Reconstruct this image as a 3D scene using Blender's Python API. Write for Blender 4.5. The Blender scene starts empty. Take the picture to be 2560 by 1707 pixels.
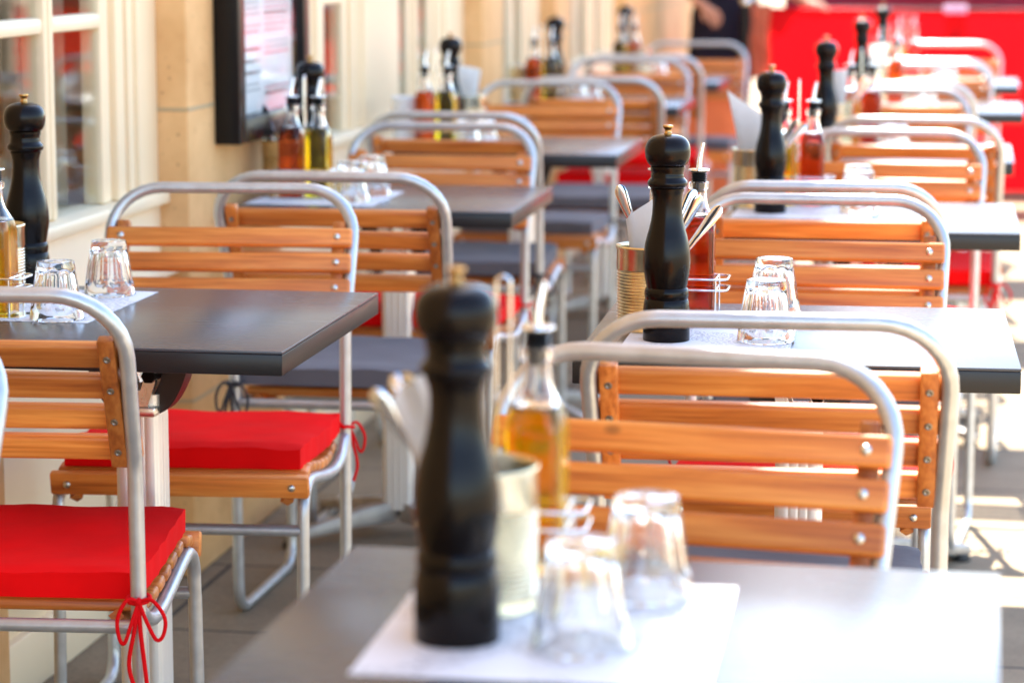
import bpy, bmesh, math, random
from mathutils import Vector, Matrix, Quaternion
random.seed(7)
PI = math.pi
S = bpy.context.scene
COL = S.collection
R = math.radians

# ------------------------------------------------------------------ helpers
def link(name, me, mat=None, parent=None, loc=None, rot=None):
    o = bpy.data.objects.new(name, me)
    COL.objects.link(o)
    if mat is not None and me is not None and len(me.materials) == 0:
        me.materials.append(mat)
    if parent is not None:
        o.parent = parent
    if loc is not None:
        o.location = loc
    if rot is not None:
        o.rotation_euler = rot
    return o

def mesh(bm, name, smooth=35):
    me = bpy.data.meshes.new(name)
    bmesh.ops.recalc_face_normals(bm, faces=bm.faces[:])
    bm.to_mesh(me)
    bm.free()
    if smooth:
        try:
            for p in me.polygons:
                p.use_smooth = True
            me.set_sharp_from_angle(angle=R(smooth))
        except Exception:
            pass
    return me

def tag(o, label=None, cat=None, group=None, kind=None):
    if label: o['label'] = label
    if cat: o['category'] = cat
    if group: o['group'] = group
    if kind: o['kind'] = kind
    return o

def empty(name, loc=(0, 0, 0), rz=0.0):
    o = bpy.data.objects.new(name, None)
    o.empty_display_size = 0.1
    COL.objects.link(o)
    o.location = loc
    o.rotation_euler = (0, 0, rz)
    return o

def box(bm, x0, x1, y0, y1, z0, z1, bev=0.0, seg=2, mtx=None):
    r = bmesh.ops.create_cube(bm, size=1.0)
    vs = r['verts']
    for v in vs:
        v.co = Vector(((x0 + x1) / 2 + v.co.x * (x1 - x0), (y0 + y1) / 2 + v.co.y * (y1 - y0), (z0 + z1) / 2 + v.co.z * (z1 - z0)))
    geom = list({e for v in vs for e in v.link_edges})
    allv = list(vs)
    if bev > 0:
        rr = bmesh.ops.bevel(bm, geom=geom, offset=bev, segments=seg, profile=0.5, affect='EDGES', clamp_overlap=True)
        seen = set(rr['verts'])
        for f in rr['faces']:
            for v in f.verts:
                seen.add(v)
        allv = [v for v in set(list(seen) + [v for v in vs if v.is_valid]) if v.is_valid]
    if mtx is not None:
        for v in allv:
            v.co = mtx @ v.co
    return allv

def fillet(pts, rad, n=6):
    """round the inner corners of a polyline; rad is a number or a list"""
    out = [Vector(pts[0])]
    for i in range(1, len(pts) - 1):
        r = rad[i] if isinstance(rad, (list, tuple)) else rad
        p, a, b = Vector(pts[i]), Vector(pts[i - 1]), Vector(pts[i + 1])
        da, db = (a - p), (b - p)
        la, lb = da.length, db.length
        da.normalize(); db.normalize()
        ang = da.angle(db)
        if r <= 0 or ang > PI - 0.02:
            out.append(p); continue
        t = min(r / math.tan(ang / 2), la * 0.49, lb * 0.49)
        r2 = t * math.tan(ang / 2)
        c = p + (da + db).normalized() * (r2 / math.sin(ang / 2))
        s, e = p + da * t - c, p + db * t - c
        tot = s.angle(e)
        ax = s.cross(e).normalized()
        for k in range(n + 1):
            out.append(c + Quaternion(ax, tot * k / n) @ s)
    out.append(Vector(pts[-1]))
    return out

def smooth_path(pts, n=8):
    """Catmull-Rom"""
    P = [Vector(p) for p in pts]
    P = [P[0] * 2 - P[1]] + P + [P[-1] * 2 - P[-2]]
    out = []
    for i in range(1, len(P) - 2):
        for k in range(n):
            t = k / n
            a, b, c, d = P[i - 1], P[i], P[i + 1], P[i + 2]
            out.append(0.5 * ((2 * b) + (c - a) * t + (2 * a - 5 * b + 4 * c - d) * t * t + (3 * b - a - 3 * c + d) * t ** 3))
    out.append(P[-2])
    return out

def tube(bm, pts, r, seg=10, closed=False, caps=True):
    pts = [Vector(p) for p in pts]
    n = len(pts)
    rad = r if callable(r) else (lambda t: r)
    T = []
    for i in range(n):
        if closed:
            t = pts[(i + 1) % n] - pts[(i - 1) % n]
        else:
            t = pts[min(i + 1, n - 1)] - pts[max(i - 1, 0)]
        T.append(t.normalized())
    up = Vector((0, 0, 1)) if abs(T[0].z) < 0.9 else Vector((1, 0, 0))
    N = (up - T[0] * up.dot(T[0])).normalized()
    rings = []
    for i in range(n):
        if i:
            q = T[i - 1].rotation_difference(T[i])
            N = q @ N
            N = (N - T[i] * N.dot(T[i])).normalized()
        B = T[i].cross(N)
        rr = rad(i / max(1, n - 1))
        rings.append([bm.verts.new(pts[i] + (N * math.cos(2 * PI * k / seg) + B * math.sin(2 * PI * k / seg)) * rr) for k in range(seg)])
    m = n if closed else n - 1
    for i in range(m):
        a, b = rings[i], rings[(i + 1) % n]
        for k in range(seg):
            bm.faces.new((a[k], a[(k + 1) % seg], b[(k + 1) % seg], b[k]))
    if not closed and caps:
        bm.faces.new(rings[0]); bm.faces.new(rings[-1])

def lathe(bm, prof, seg=40, fn=None, loc=(0, 0, 0)):
    """prof: list of (r, z) bottom to top; fn(theta, i, r, z)->r changes the radius"""
    L = Vector(loc)
    rings = []
    for i, (r, z) in enumerate(prof):
        if r < 1e-6:
            rings.append([bm.verts.new(L + Vector((0, 0, z)))])
        else:
            ring = []
            for k in range(seg):
                th = 2 * PI * k / seg
                rr = fn(th, i, r, z) if fn else r
                ring.append(bm.verts.new(L + Vector((rr * math.cos(th), rr * math.sin(th), z))))
            rings.append(ring)
    for a, b in zip(rings[:-1], rings[1:]):
        if len(a) == 1 and len(b) == 1:
            continue
        for k in range(seg):
            k2 = (k + 1) % seg
            if len(a) == 1: bm.faces.new((a[0], b[k2], b[k]))
            elif len(b) == 1: bm.faces.new((a[k], a[k2], b[0]))
            else: bm.faces.new((a[k], a[k2], b[k2], b[k]))
    if len(rings[0]) > 1 and len(rings[-1]) > 1 and False:
        pass

# ------------------------------------------------------------------ materials
def new_mat(name):
    m = bpy.data.materials.new(name)
    m.use_nodes = True
    nt = m.node_tree
    b = nt.nodes['Principled BSDF']
    return m, nt, b

def N(nt, t, **kw):
    n = nt.nodes.new(t)
    for k, v in kw.items():
        if k in n.inputs: n.inputs[k].default_value = v
        else: setattr(n, k, v)
    return n

def plain(name, col, rough=0.5, metal=0.0, spec=0.5, noise=0.0, nscale=30.0, bump=0.0, bscale=200.0, sheen=0.0):
    m, nt, b = new_mat(name)
    b.inputs['Base Color'].default_value = (*col, 1)
    b.inputs['Roughness'].default_value = rough
    b.inputs['Metallic'].default_value = metal
    b.inputs['Specular IOR Level'].default_value = spec
    if sheen: b.inputs['Sheen Weight'].default_value = sheen
    tc = N(nt, 'ShaderNodeTexCoord')
    if noise > 0:
        nz = N(nt, 'ShaderNodeTexNoise', Scale=nscale, Detail=6.0)
        nt.links.new(tc.outputs['Object'], nz.inputs['Vector'])
        r = N(nt, 'ShaderNodeValToRGB')
        r.color_ramp.elements[0].position = 0.3
        r.color_ramp.elements[1].position = 0.7
        r.color_ramp.elements[0].color = (*[c * (1 - noise) for c in col], 1)
        r.color_ramp.elements[1].color = (*[min(1, c * (1 + noise)) for c in col], 1)
        nt.links.new(nz.outputs['Fac'], r.inputs['Fac'])
        nt.links.new(r.outputs['Color'], b.inputs['Base Color'])
        mr = N(nt, 'ShaderNodeMapRange')
        mr.inputs['To Min'].default_value = max(0.02, rough - 0.1)
        mr.inputs['To Max'].default_value = min(1, rough + 0.1)
        nt.links.new(nz.outputs['Fac'], mr.inputs['Value'])
        nt.links.new(mr.outputs['Result'], b.inputs['Roughness'])
    if bump > 0:
        n2 = N(nt, 'ShaderNodeTexNoise', Scale=bscale, Detail=4.0)
        nt.links.new(tc.outputs['Object'], n2.inputs['Vector'])
        bp = N(nt, 'ShaderNodeBump', Strength=bump, Distance=0.002)
        nt.links.new(n2.outputs['Fac'], bp.inputs['Height'])
        nt.links.new(bp.outputs['Normal'], b.inputs['Normal'])
    return m

def wood(name, dark, mid, light, axis='X', rough=0.38):
    m, nt, b = new_mat(name)
    tc = N(nt, 'ShaderNodeTexCoord'); oi = N(nt, 'ShaderNodeObjectInfo')
    off = N(nt, 'ShaderNodeVectorMath', operation='SCALE')
    cmb = N(nt, 'ShaderNodeCombineXYZ')
    for i in range(3):
        nt.links.new(oi.outputs['Random'], cmb.inputs[i])
    nt.links.new(cmb.outputs[0], off.inputs[0]); off.inputs['Scale'].default_value = 13.7
    add = N(nt, 'ShaderNodeVectorMath', operation='ADD')
    nt.links.new(tc.outputs['Object'], add.inputs[0]); nt.links.new(off.outputs[0], add.inputs[1])
    mp = N(nt, 'ShaderNodeMapping')
    sc = {'X': (3.0, 60.0, 38.0), 'Z': (38.0, 60.0, 3.0)}[axis]
    mp.inputs['Scale'].default_value = sc
    nt.links.new(add.outputs[0], mp.inputs['Vector'])
    nz = N(nt, 'ShaderNodeTexNoise', Scale=1.0, Detail=5.0, Roughness=0.6, Distortion=0.6)
    nt.links.new(mp.outputs[0], nz.inputs['Vector'])
    mp2 = N(nt, 'ShaderNodeMapping')
    mp2.inputs['Scale'].default_value = tuple(s * 5 if s > 10 else s * 2.5 for s in sc)
    nt.links.new(add.outputs[0], mp2.inputs['Vector'])
    fine = N(nt, 'ShaderNodeTexNoise', Scale=1.0, Detail=3.0)
    nt.links.new(mp2.outputs[0], fine.inputs['Vector'])
    mx = N(nt, 'ShaderNodeMath', operation='MULTIPLY_ADD')
    nt.links.new(fine.outputs['Fac'], mx.inputs[0]); mx.inputs[1].default_value = 0.55
    nt.links.new(nz.outputs['Fac'], mx.inputs[2])
    r = N(nt, 'ShaderNodeValToRGB')
    e = r.color_ramp.elements
    e[0].position = 0.50; e[0].color = (*dark, 1)
    e[1].position = 1.0; e[1].color = (*light, 1)
    k = e.new(0.74); k.color = (*mid, 1)
    nt.links.new(mx.outputs[0], r.inputs['Fac'])
    # slat to slat change of tone, low frequency across the boards
    mp3 = N(nt, 'ShaderNodeMapping'); mp3.inputs['Scale'].default_value = (0.6, 6.0, 14.0) if axis == 'X' else (10, 6, 0.8)
    nt.links.new(add.outputs[0], mp3.inputs['Vector'])
    big = N(nt, 'ShaderNodeTexNoise', Scale=1.0, Detail=1.0)
    nt.links.new(mp3.outputs[0], big.inputs['Vector'])
    hs = N(nt, 'ShaderNodeHueSaturation')
    mr = N(nt, 'ShaderNodeMapRange'); mr.inputs['From Min'].default_value = 0.3; mr.inputs['From Max'].default_value = 0.7
    mr.inputs['To Min'].default_value = 0.62; mr.inputs['To Max'].default_value = 1.32
    nt.links.new(big.outputs['Fac'], mr.inputs['Value']); nt.links.new(mr.outputs[0], hs.inputs['Value'])
    nt.links.new(r.outputs[0], hs.inputs['Color'])
    # whole chairs differ a little, and a few boards carry knots
    hs2 = N(nt, 'ShaderNodeHueSaturation')
    mr2 = N(nt, 'ShaderNodeMapRange'); mr2.inputs['To Min'].default_value = 0.84; mr2.inputs['To Max'].default_value = 1.12
    nt.links.new(oi.outputs['Random'], mr2.inputs['Value']); nt.links.new(mr2.outputs[0], hs2.inputs['Value'])
    nt.links.new(hs.outputs[0], hs2.inputs['Color'])
    mpk = N(nt, 'ShaderNodeMapping'); mpk.inputs['Scale'].default_value = (5, 9, 9) if axis == 'X' else (9, 9, 5)
    nt.links.new(add.outputs[0], mpk.inputs['Vector'])
    vk = N(nt, 'ShaderNodeTexVoronoi', Scale=1.0); nt.links.new(mpk.outputs[0], vk.inputs['Vector'])
    mk = N(nt, 'ShaderNodeMapRange'); mk.inputs['From Min'].default_value = 0.035; mk.inputs['From Max'].default_value = 0.065
    mk.inputs['To Min'].default_value = 0.5; mk.inputs['To Max'].default_value = 0.0
    nt.links.new(vk.outputs['Distance'], mk.inputs['Value'])
    mxk = N(nt, 'ShaderNodeMix', data_type='RGBA'); mxk.inputs[7].default_value = (0.05, 0.014, 0.005, 1)
    nt.links.new(mk.outputs[0], mxk.inputs[0]); nt.links.new(hs2.outputs[0], mxk.inputs[6])
    nt.links.new(mxk.outputs[2], b.inputs['Base Color'])
    rr = N(nt, 'ShaderNodeMapRange'); rr.inputs['To Min'].default_value = rough - .08; rr.inputs['To Max'].default_value = rough + .12
    nt.links.new(nz.outputs['Fac'], rr.inputs['Value']); nt.links.new(rr.outputs[0], b.inputs['Roughness'])
    b.inputs['Specular IOR Level'].default_value = 0.5
    bp = N(nt, 'ShaderNodeBump', Strength=0.35, Distance=0.0008)
    nt.links.new(mx.outputs[0], bp.inputs['Height']); nt.links.new(bp.outputs[0], b.inputs['Normal'])
    return m

def glass(name, col=(1, 1, 1), ior=1.46, rough=0.0):
    m, nt, b = new_mat(name)
    b.inputs['Base Color'].default_value = (*col, 1)
    b.inputs['Transmission Weight'].default_value = 1.0
    b.inputs['Roughness'].default_value = rough
    b.inputs['IOR'].default_value = ior
    return m

M = {}
M['wood'] = wood('varnished_wood', (0.36, 0.080, 0.012), (0.63, 0.180, 0.026), (0.82, 0.31, 0.060), 'X')
M['wood_z'] = wood('varnished_batten', (0.29, 0.062, 0.009), (0.54, 0.145, 0.020), (0.72, 0.25, 0.046), 'Z')
M['steel'] = plain('galvanised_tube', (0.55, 0.56, 0.55), 0.35, 0.68, noise=0.09, nscale=45, bump=0.08, bscale=160)
M['bolt'] = plain('zinc_bolt', (0.66, 0.65, 0.60), 0.3, 1.0)
M['screw'] = plain('dull_screw', (0.30, 0.27, 0.23), 0.4, 1.0)
M['red'] = plain('red_canvas', (0.86, 0.003, 0.004), 0.85, spec=0.10, noise=0.12, nscale=7, bump=0.5, bscale=35)
M['grey'] = plain('charcoal_canvas', (0.115, 0.105, 0.118), 0.8, noise=0.14, nscale=8, bump=0.5, bscale=35, sheen=0.1)
M['redcord'] = plain('red_cord', (0.72, 0.002, 0.005), 0.8, spec=0.15)
M['greycord'] = plain('charcoal_cord', (0.035, 0.032, 0.036), 0.8)
M['mill'] = plain('dark_stained_beech', (0.0048, 0.0024, 0.0016), 0.22, spec=0.2, noise=0.35, nscale=18, bump=0.06, bscale=120)
M['brass'] = plain('brass', (0.55, 0.33, 0.12), 0.28, 1.0)
M['tin'] = plain('tinplate', (0.70, 0.60, 0.40), 0.24, 1.0, noise=0.26, nscale=28)
M['cutlery'] = plain('polished_steel', (0.78, 0.79, 0.82), 0.13, 1.0)
M['chrome'] = plain('chromed_wire', (0.8, 0.8, 0.8), 0.1, 1.0)
M['rubber'] = plain('black_rubber', (0.012, 0.012, 0.013), 0.45)
M['blackplastic'] = plain('black_handle', (0.015, 0.015, 0.017), 0.35)
M['napkin'] = plain('paper_napkin', (0.84, 0.83, 0.81), 0.9, bump=0.2, bscale=300)
M['glass'] = glass('clear_glass')
M['feet'] = plain('dull_foot', (0.42, 0.38, 0.33), 0.45, 0.5, noise=0.2, nscale=25)
M['oil'] = glass('olive_oil', (0.97, 0.69, 0.006), 1.46, 0.12)
M['amber'] = glass('amber_oil', (0.84, 0.46, 0.012), 1.46, 0.12)
M['vinegar'] = glass('red_vinegar', (0.62, 0.085, 0.012), 1.40, 0.1)
M['alu'] = plain('cast_aluminium', (0.78, 0.77, 0.74), 0.27, 1.0, noise=0.08, nscale=40)
M['satin'] = plain('satin_aluminium', (0.88, 0.87, 0.84), 0.42, 0.7)
M['black_cast'] = plain('black_bracket', (0.015, 0.014, 0.015), 0.35)
M['cream'] = plain('cream_paint', (0.90, 0.715, 0.46), 0.45, noise=0.05, nscale=3, bump=0.05, bscale=60)
M['black_paint'] = plain('black_gloss_paint', (0.006, 0.0055, 0.006), 0.3, spec=0.25)
M['skin'] = plain('skin', (0.62, 0.30, 0.19), 0.5, noise=0.05, nscale=20)
M['navy'] = plain('navy_cotton', (0.020, 0.017, 0.040), 0.85, noise=0.15, nscale=12)
M['hair'] = plain('brown_hair', (0.05, 0.025, 0.012), 0.5)
M['shoe'] = plain('brown_leather', (0.10, 0.045, 0.02), 0.45)
M['maroon'] = plain('maroon_cloth', (0.16, 0.008, 0.03), 0.85, noise=0.1, nscale=8)
M['lilac'] = plain('lilac_cloth', (0.72, 0.52, 0.68), 0.85, noise=0.1, nscale=20)
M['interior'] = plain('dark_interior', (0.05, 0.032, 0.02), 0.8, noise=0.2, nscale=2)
M['curtain'] = plain('taupe_curtain', (0.52, 0.41, 0.26), 0.9, noise=0.1, nscale=5)

def stone_mat():
    m, nt, b = new_mat('ochre_stone')
    tc = N(nt, 'ShaderNodeTexCoord')
    nz = N(nt, 'ShaderNodeTexNoise', Scale=5.0, Detail=9.0, Roughness=0.65)
    nt.links.new(tc.outputs['Object'], nz.inputs['Vector'])
    r = N(nt, 'ShaderNodeValToRGB')
    e = r.color_ramp.elements
    e[0].position = 0.3; e[0].color = (0.62, 0.325, 0.115, 1)
    e[1].position = 0.72; e[1].color = (0.84, 0.50, 0.215, 1)
    nt.links.new(nz.outputs['Fac'], r.inputs['Fac'])
    sp = N(nt, 'ShaderNodeTexVoronoi', Scale=38.0)
    nt.links.new(tc.outputs['Object'], sp.inputs['Vector'])
    st = N(nt, 'ShaderNodeMapRange'); st.inputs['From Min'].default_value = 0.06; st.inputs['From Max'].default_value = 0.16
    nt.links.new(sp.outputs['Distance'], st.inputs['Value'])
    mx = N(nt, 'ShaderNodeMix', data_type='RGBA'); mx.inputs[6].default_value = (0.42, 0.22, 0.08, 1)
    nt.links.new(st.outputs[0], mx.inputs[0]); nt.links.new(r.outputs[0], mx.inputs[7])
    nt.links.new(mx.outputs[2], b.inputs['Base Color'])
    b.inputs['Roughness'].default_value = 0.85
    bp = N(nt, 'ShaderNodeBump', Strength=0.4, Distance=0.004)
    nt.links.new(nz.outputs['Fac'], bp.inputs['Height']); nt.links.new(bp.outputs[0], b.inputs['Normal'])
    return m
M['stone'] = stone_mat()
M['joint'] = plain('mortar', (0.48, 0.34, 0.18), 0.9)

def paving_mat():
    m, nt, b = new_mat('stone_paving')
    tc = N(nt, 'ShaderNodeTexCoord')
    br = N(nt, 'ShaderNodeTexBrick')
    br.offset = 0.5
    br.inputs['Scale'].default_value = 1.0
    br.inputs['Mortar Size'].default_value = 0.006
    br.inputs['Mortar Smooth'].default_value = 0.3
    br.inputs['Brick Width'].default_value = 0.75
    br.inputs['Row Height'].default_value = 0.52
    br.inputs['Color1'].default_value = (0.335, 0.255, 0.160, 1)
    br.inputs['Color2'].default_value = (0.27, 0.205, 0.130, 1)
    br.inputs['Mortar'].default_value = (0.075, 0.065, 0.055, 1)
    nt.links.new(tc.outputs['Object'], br.inputs['Vector'])
    nz = N(nt, 'ShaderNodeTexNoise', Scale=2.2, Detail=10.0, Roughness=0.7)
    nt.links.new(tc.outputs['Object'], nz.inputs['Vector'])
    gr = N(nt, 'ShaderNodeTexNoise', Scale=90.0, Detail=3.0)
    nt.links.new(tc.outputs['Object'], gr.inputs['Vector'])
    ad = N(nt, 'ShaderNodeMath', operation='MULTIPLY_ADD'); ad.inputs[1].default_value = 0.4
    nt.links.new(gr.outputs['Fac'], ad.inputs[0]); nt.links.new(nz.outputs['Fac'], ad.inputs[2])
    mr = N(nt, 'ShaderNodeMapRange'); mr.inputs['From Min'].default_value = 0.4; mr.inputs['From Max'].default_value = 1.0
    mr.inputs['To Min'].default_value = 0.5; mr.inputs['To Max'].default_value = 1.35
    nt.links.new(ad.outputs[0], mr.inputs['Value'])
    hs = N(nt, 'ShaderNodeHueSaturation')
    nt.links.new(br.outputs['Color'], hs.inputs['Color']); nt.links.new(mr.outputs[0], hs.inputs['Value'])
    nt.links.new(hs.outputs[0], b.inputs['Base Color'])
    b.inputs['Roughness'].default_value = 0.85
    b.inputs['Specular IOR Level'].default_value = 0.2
    bp = N(nt, 'ShaderNodeBump', Strength=0.35, Distance=0.003)
    nt.links.new(ad.outputs[0], bp.inputs['Height']); nt.links.new(bp.outputs[0], b.inputs['Normal'])
    return m
M['paving'] = paving_mat()

def laminate(name, col, rough):
    m, nt, b = new_mat(name)
    tc = N(nt, 'ShaderNodeTexCoord')
    mp = N(nt, 'ShaderNodeMapping'); mp.inputs['Scale'].default_value = (6, 110, 40)
    nt.links.new(tc.outputs['Object'], mp.inputs['Vector'])
    nz = N(nt, 'ShaderNodeTexNoise', Scale=2.0, Detail=8.0, Roughness=0.7)
    nt.links.new(mp.outputs[0], nz.inputs['Vector'])
    cl = N(nt, 'ShaderNodeTexNoise', Scale=4.0, Detail=5.0)
    nt.links.new(tc.outputs['Object'], cl.inputs['Vector'])
    ad = N(nt, 'ShaderNodeMath', operation='ADD')
    nt.links.new(nz.outputs['Fac'], ad.inputs[0]); nt.links.new(cl.outputs['Fac'], ad.inputs[1])
    r = N(nt, 'ShaderNodeValToRGB')
    e = r.color_ramp.elements
    e[0].position = 0.30; e[0].color = (*[c * 0.9 for c in col], 1)
    e[1].position = 0.75; e[1].color = (*[c * 1.1 for c in col], 1)
    hf = N(nt, 'ShaderNodeMath', operation='MULTIPLY'); hf.inputs[1].default_value = 0.5
    nt.links.new(ad.outputs[0], hf.inputs[0]); nt.links.new(hf.outputs[0], r.inputs['Fac'])
    nt.links.new(r.outputs[0], b.inputs['Base Color'])
    mr = N(nt, 'ShaderNodeMapRange'); mr.inputs['From Min'].default_value = 0.3; mr.inputs['From Max'].default_value = 0.7
    mr.inputs['To Min'].default_value = rough - 0.02; mr.inputs['To Max'].default_value = rough + 0.03
    nt.links.new(hf.outputs[0], mr.inputs['Value']); nt.links.new(mr.outputs[0], b.inputs['Roughness'])
    b.inputs['Specular IOR Level'].default_value = 0.48
    return m
M['table'] = laminate('charcoal_laminate', (0.056, 0.060, 0.068), 0.26)
def edge_mat():
    m, nt, b = new_mat('charcoal_edging')
    tc = N(nt, 'ShaderNodeTexCoord')
    mp = N(nt, 'ShaderNodeMapping'); mp.inputs['Scale'].default_value = (14, 14, 160)
    nt.links.new(tc.outputs['Object'], mp.inputs['Vector'])
    nz = N(nt, 'ShaderNodeTexNoise', Scale=2.2, Detail=8.0, Roughness=0.75); nt.links.new(mp.outputs[0], nz.inputs['Vector'])
    mr = N(nt, 'ShaderNodeMapRange'); mr.inputs['From Min'].default_value = 0.64; mr.inputs['From Max'].default_value = 0.74
    nt.links.new(nz.outputs['Fac'], mr.inputs['Value'])
    mx = N(nt, 'ShaderNodeMix', data_type='RGBA')
    mx.inputs[6].default_value = (0.012, 0.0115, 0.012, 1); mx.inputs[7].default_value = (0.16, 0.155, 0.15, 1)
    nt.links.new(mr.outputs[0], mx.inputs[0]); nt.links.new(mx.outputs[2], b.inputs['Base Color'])
    b.inputs['Roughness'].default_value = 0.36; b.inputs['Specular IOR Level'].default_value = 0.4
    return m
M['edge'] = edge_mat()

def printed(name):
    """white paper with faint rows of small grey print"""
    m, nt, b = new_mat(name)
    tc = N(nt, 'ShaderNodeTexCoord')
    sep = N(nt, 'ShaderNodeSeparateXYZ'); nt.links.new(tc.outputs['Object'], sep.inputs[0])
    row = N(nt, 'ShaderNodeMath', operation='MULTIPLY'); row.inputs[1].default_value = 120.0
    nt.links.new(sep.outputs['Y'], row.inputs[0])
    fr = N(nt, 'ShaderNodeMath', operation='FRACT'); nt.links.new(row.outputs[0], fr.inputs[0])
    gt = N(nt, 'ShaderNodeMath', operation='GREATER_THAN'); gt.inputs[1].default_value = 0.6
    nt.links.new(fr.outputs[0], gt.inputs[0])
    mp = N(nt, 'ShaderNodeMapping'); mp.inputs['Scale'].default_value = (160, 118, 1)
    nt.links.new(tc.outputs['Object'], mp.inputs['Vector'])
    wn = N(nt, 'ShaderNodeTexNoise', Scale=1.0, Detail=2.0); nt.links.new(mp.outputs[0], wn.inputs['Vector'])
    g2 = N(nt, 'ShaderNodeMath', operation='GREATER_THAN'); g2.inputs[1].default_value = 0.5
    nt.links.new(wn.outputs['Fac'], g2.inputs[0])
    blk = N(nt, 'ShaderNodeTexNoise', Scale=11.0, Detail=0.0); nt.links.new(tc.outputs['Object'], blk.inputs['Vector'])
    g3 = N(nt, 'ShaderNodeMath', operation='GREATER_THAN'); g3.inputs[1].default_value = 0.47
    nt.links.new(blk.outputs['Fac'], g3.inputs[0])
    m1 = N(nt, 'ShaderNodeMath', operation='MULTIPLY'); nt.links.new(gt.outputs[0], m1.inputs[0]); nt.links.new(g2.outputs[0], m1.inputs[1])
    m2 = N(nt, 'ShaderNodeMath', operation='MULTIPLY'); nt.links.new(m1.outputs[0], m2.inputs[0]); nt.links.new(g3.outputs[0], m2.inputs[1])
    mx = N(nt, 'ShaderNodeMix', data_type='RGBA')
    mx.inputs[6].default_value = (0.82, 0.81, 0.80, 1); mx.inputs[7].default_value = (0.22, 0.21, 0.22, 1)
    nt.links.new(m2.outputs[0], mx.inputs[0]); nt.links.new(mx.outputs[2], b.inputs['Base Color'])
    b.inputs['Roughness'].default_value = 0.6
    return m
M['placemat'] = printed('printed_paper')

def pane_mat(name='window_glass', ior=1.0):
    m = bpy.data.materials.new(name); m.use_nodes = True
    nt = m.node_tree; nt.nodes.clear()
    out = N(nt, 'ShaderNodeOutputMaterial'); mix = N(nt, 'ShaderNodeMixShader')
    lw = N(nt, 'ShaderNodeLayerWeight', Blend=0.5)
    pw = N(nt, 'ShaderNodeMath', operation='POWER'); pw.inputs[1].default_value = 5.0
    nt.links.new(lw.outputs['Facing'], pw.inputs[0])
    fr = N(nt, 'ShaderNodeMath', operation='MULTIPLY_ADD'); fr.inputs[1].default_value = 0.36 * ior; fr.inputs[2].default_value = 0.04
    nt.links.new(pw.outputs[0], fr.inputs[0])
    tr = N(nt, 'ShaderNodeBsdfTransparent'); tr.inputs['Color'].default_value = (0.975, 0.985, 0.975, 1)
    gl = N(nt, 'ShaderNodeBsdfGlossy', Roughness=0.02)
    nt.links.new(fr.outputs[0], mix.inputs[0]); nt.links.new(tr.outputs[0], mix.inputs[1]); nt.links.new(gl.outputs[0], mix.inputs[2])
    nt.links.new(mix.outputs[0], out.inputs['Surface'])
    return m
M['pane'] = pane_mat()

def canvas_mat():
    m, nt, b = new_mat('red_barrier_canvas')
    b.inputs['Base Color'].default_value = (0.78, 0.002, 0.008, 1)
    b.inputs['Roughness'].default_value = 0.7
    tr = N(nt, 'ShaderNodeBsdfTranslucent'); tr.inputs['Color'].default_value = (0.82, 0.003, 0.010, 1)
    mix = N(nt, 'ShaderNodeMixShader'); mix.inputs[0].default_value = 0.45
    out = nt.nodes['Material Output']
    nt.links.new(b.outputs[0], mix.inputs[1]); nt.links.new(tr.outputs[0], mix.inputs[2])
    nt.links.new(mix.outputs[0], out.inputs['Surface'])
    return m
M['canvas'] = canvas_mat()

# ------------------------------------------------------------------ setting
bm = bmesh.new()
for (x, y) in ((-200, -200), (200, -200), (200, 200), (-200, 200)):
    bm.verts.new((x, y, 0))
bm.faces.new(bm.verts)
tag(link('pavement', mesh(bm, 'pavement', 0), M['paving']), kind='structure')

XW = -1.60          # face of the cream shop front
XP = -1.54          # face of the stone piers
bld = empty('cafe_building', (XW, 4.5, 0))
tag(bld, 'cream painted cafe front with ochre stone piers running along the left', 'building')
def bpart(name, bm, mat, parent=None, smooth=30):
    o = link(name, mesh(bm, name, smooth), mat, parent or bld)
    if parent is None:
        o.location = (-bld.location.x, -bld.location.y, 0)
    return o
HB, YE = 11.2, 15.25
bm = bmesh.new(); box(bm, -5.0, -1.575, -7, YE - 0.002, 2.9, HB, 0.01)
bpart('upper_wall', bm, M['stone'])
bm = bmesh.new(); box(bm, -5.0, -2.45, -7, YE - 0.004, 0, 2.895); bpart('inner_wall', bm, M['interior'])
piers = [(-7.0, 4.016), (5.08, 5.80), (8.36, 8.75), (9.89, 10.29), (12.03, YE)]
for (a, b_) in piers:
    bm = bmesh.new(); box(bm, -2.44, XP, a, b_, 0, 2.89, 0.008)
    o = bpart('stone_pier', bm, M['stone'])
    for z in (0.37, 0.965, 1.56, 2.15):
        bm = bmesh.new()
        box(bm, -2.0, XP + 0.0015, a - 0.0015, b_ + 0.0015, z - 0.004, z + 0.004)
        link('mortar_joint', mesh(bm, 'mortar_joint', 0), M['joint'], o)
bays = [(4.016, 5.08, [(4.20, 4.443), (4.496, 4.764)]),
        (5.80, 8.36, [(5.95, 6.20), (6.479, 6.725), (7.371, 7.538), (7.669, 7.85)]),
        (8.75, 9.89, [(9.05, 9.25), (9.35, 9.55)]),
        (10.29, 12.03, [(10.6, 10.85), (10.95, 11.2), (11.4, 11.65)])]
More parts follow.
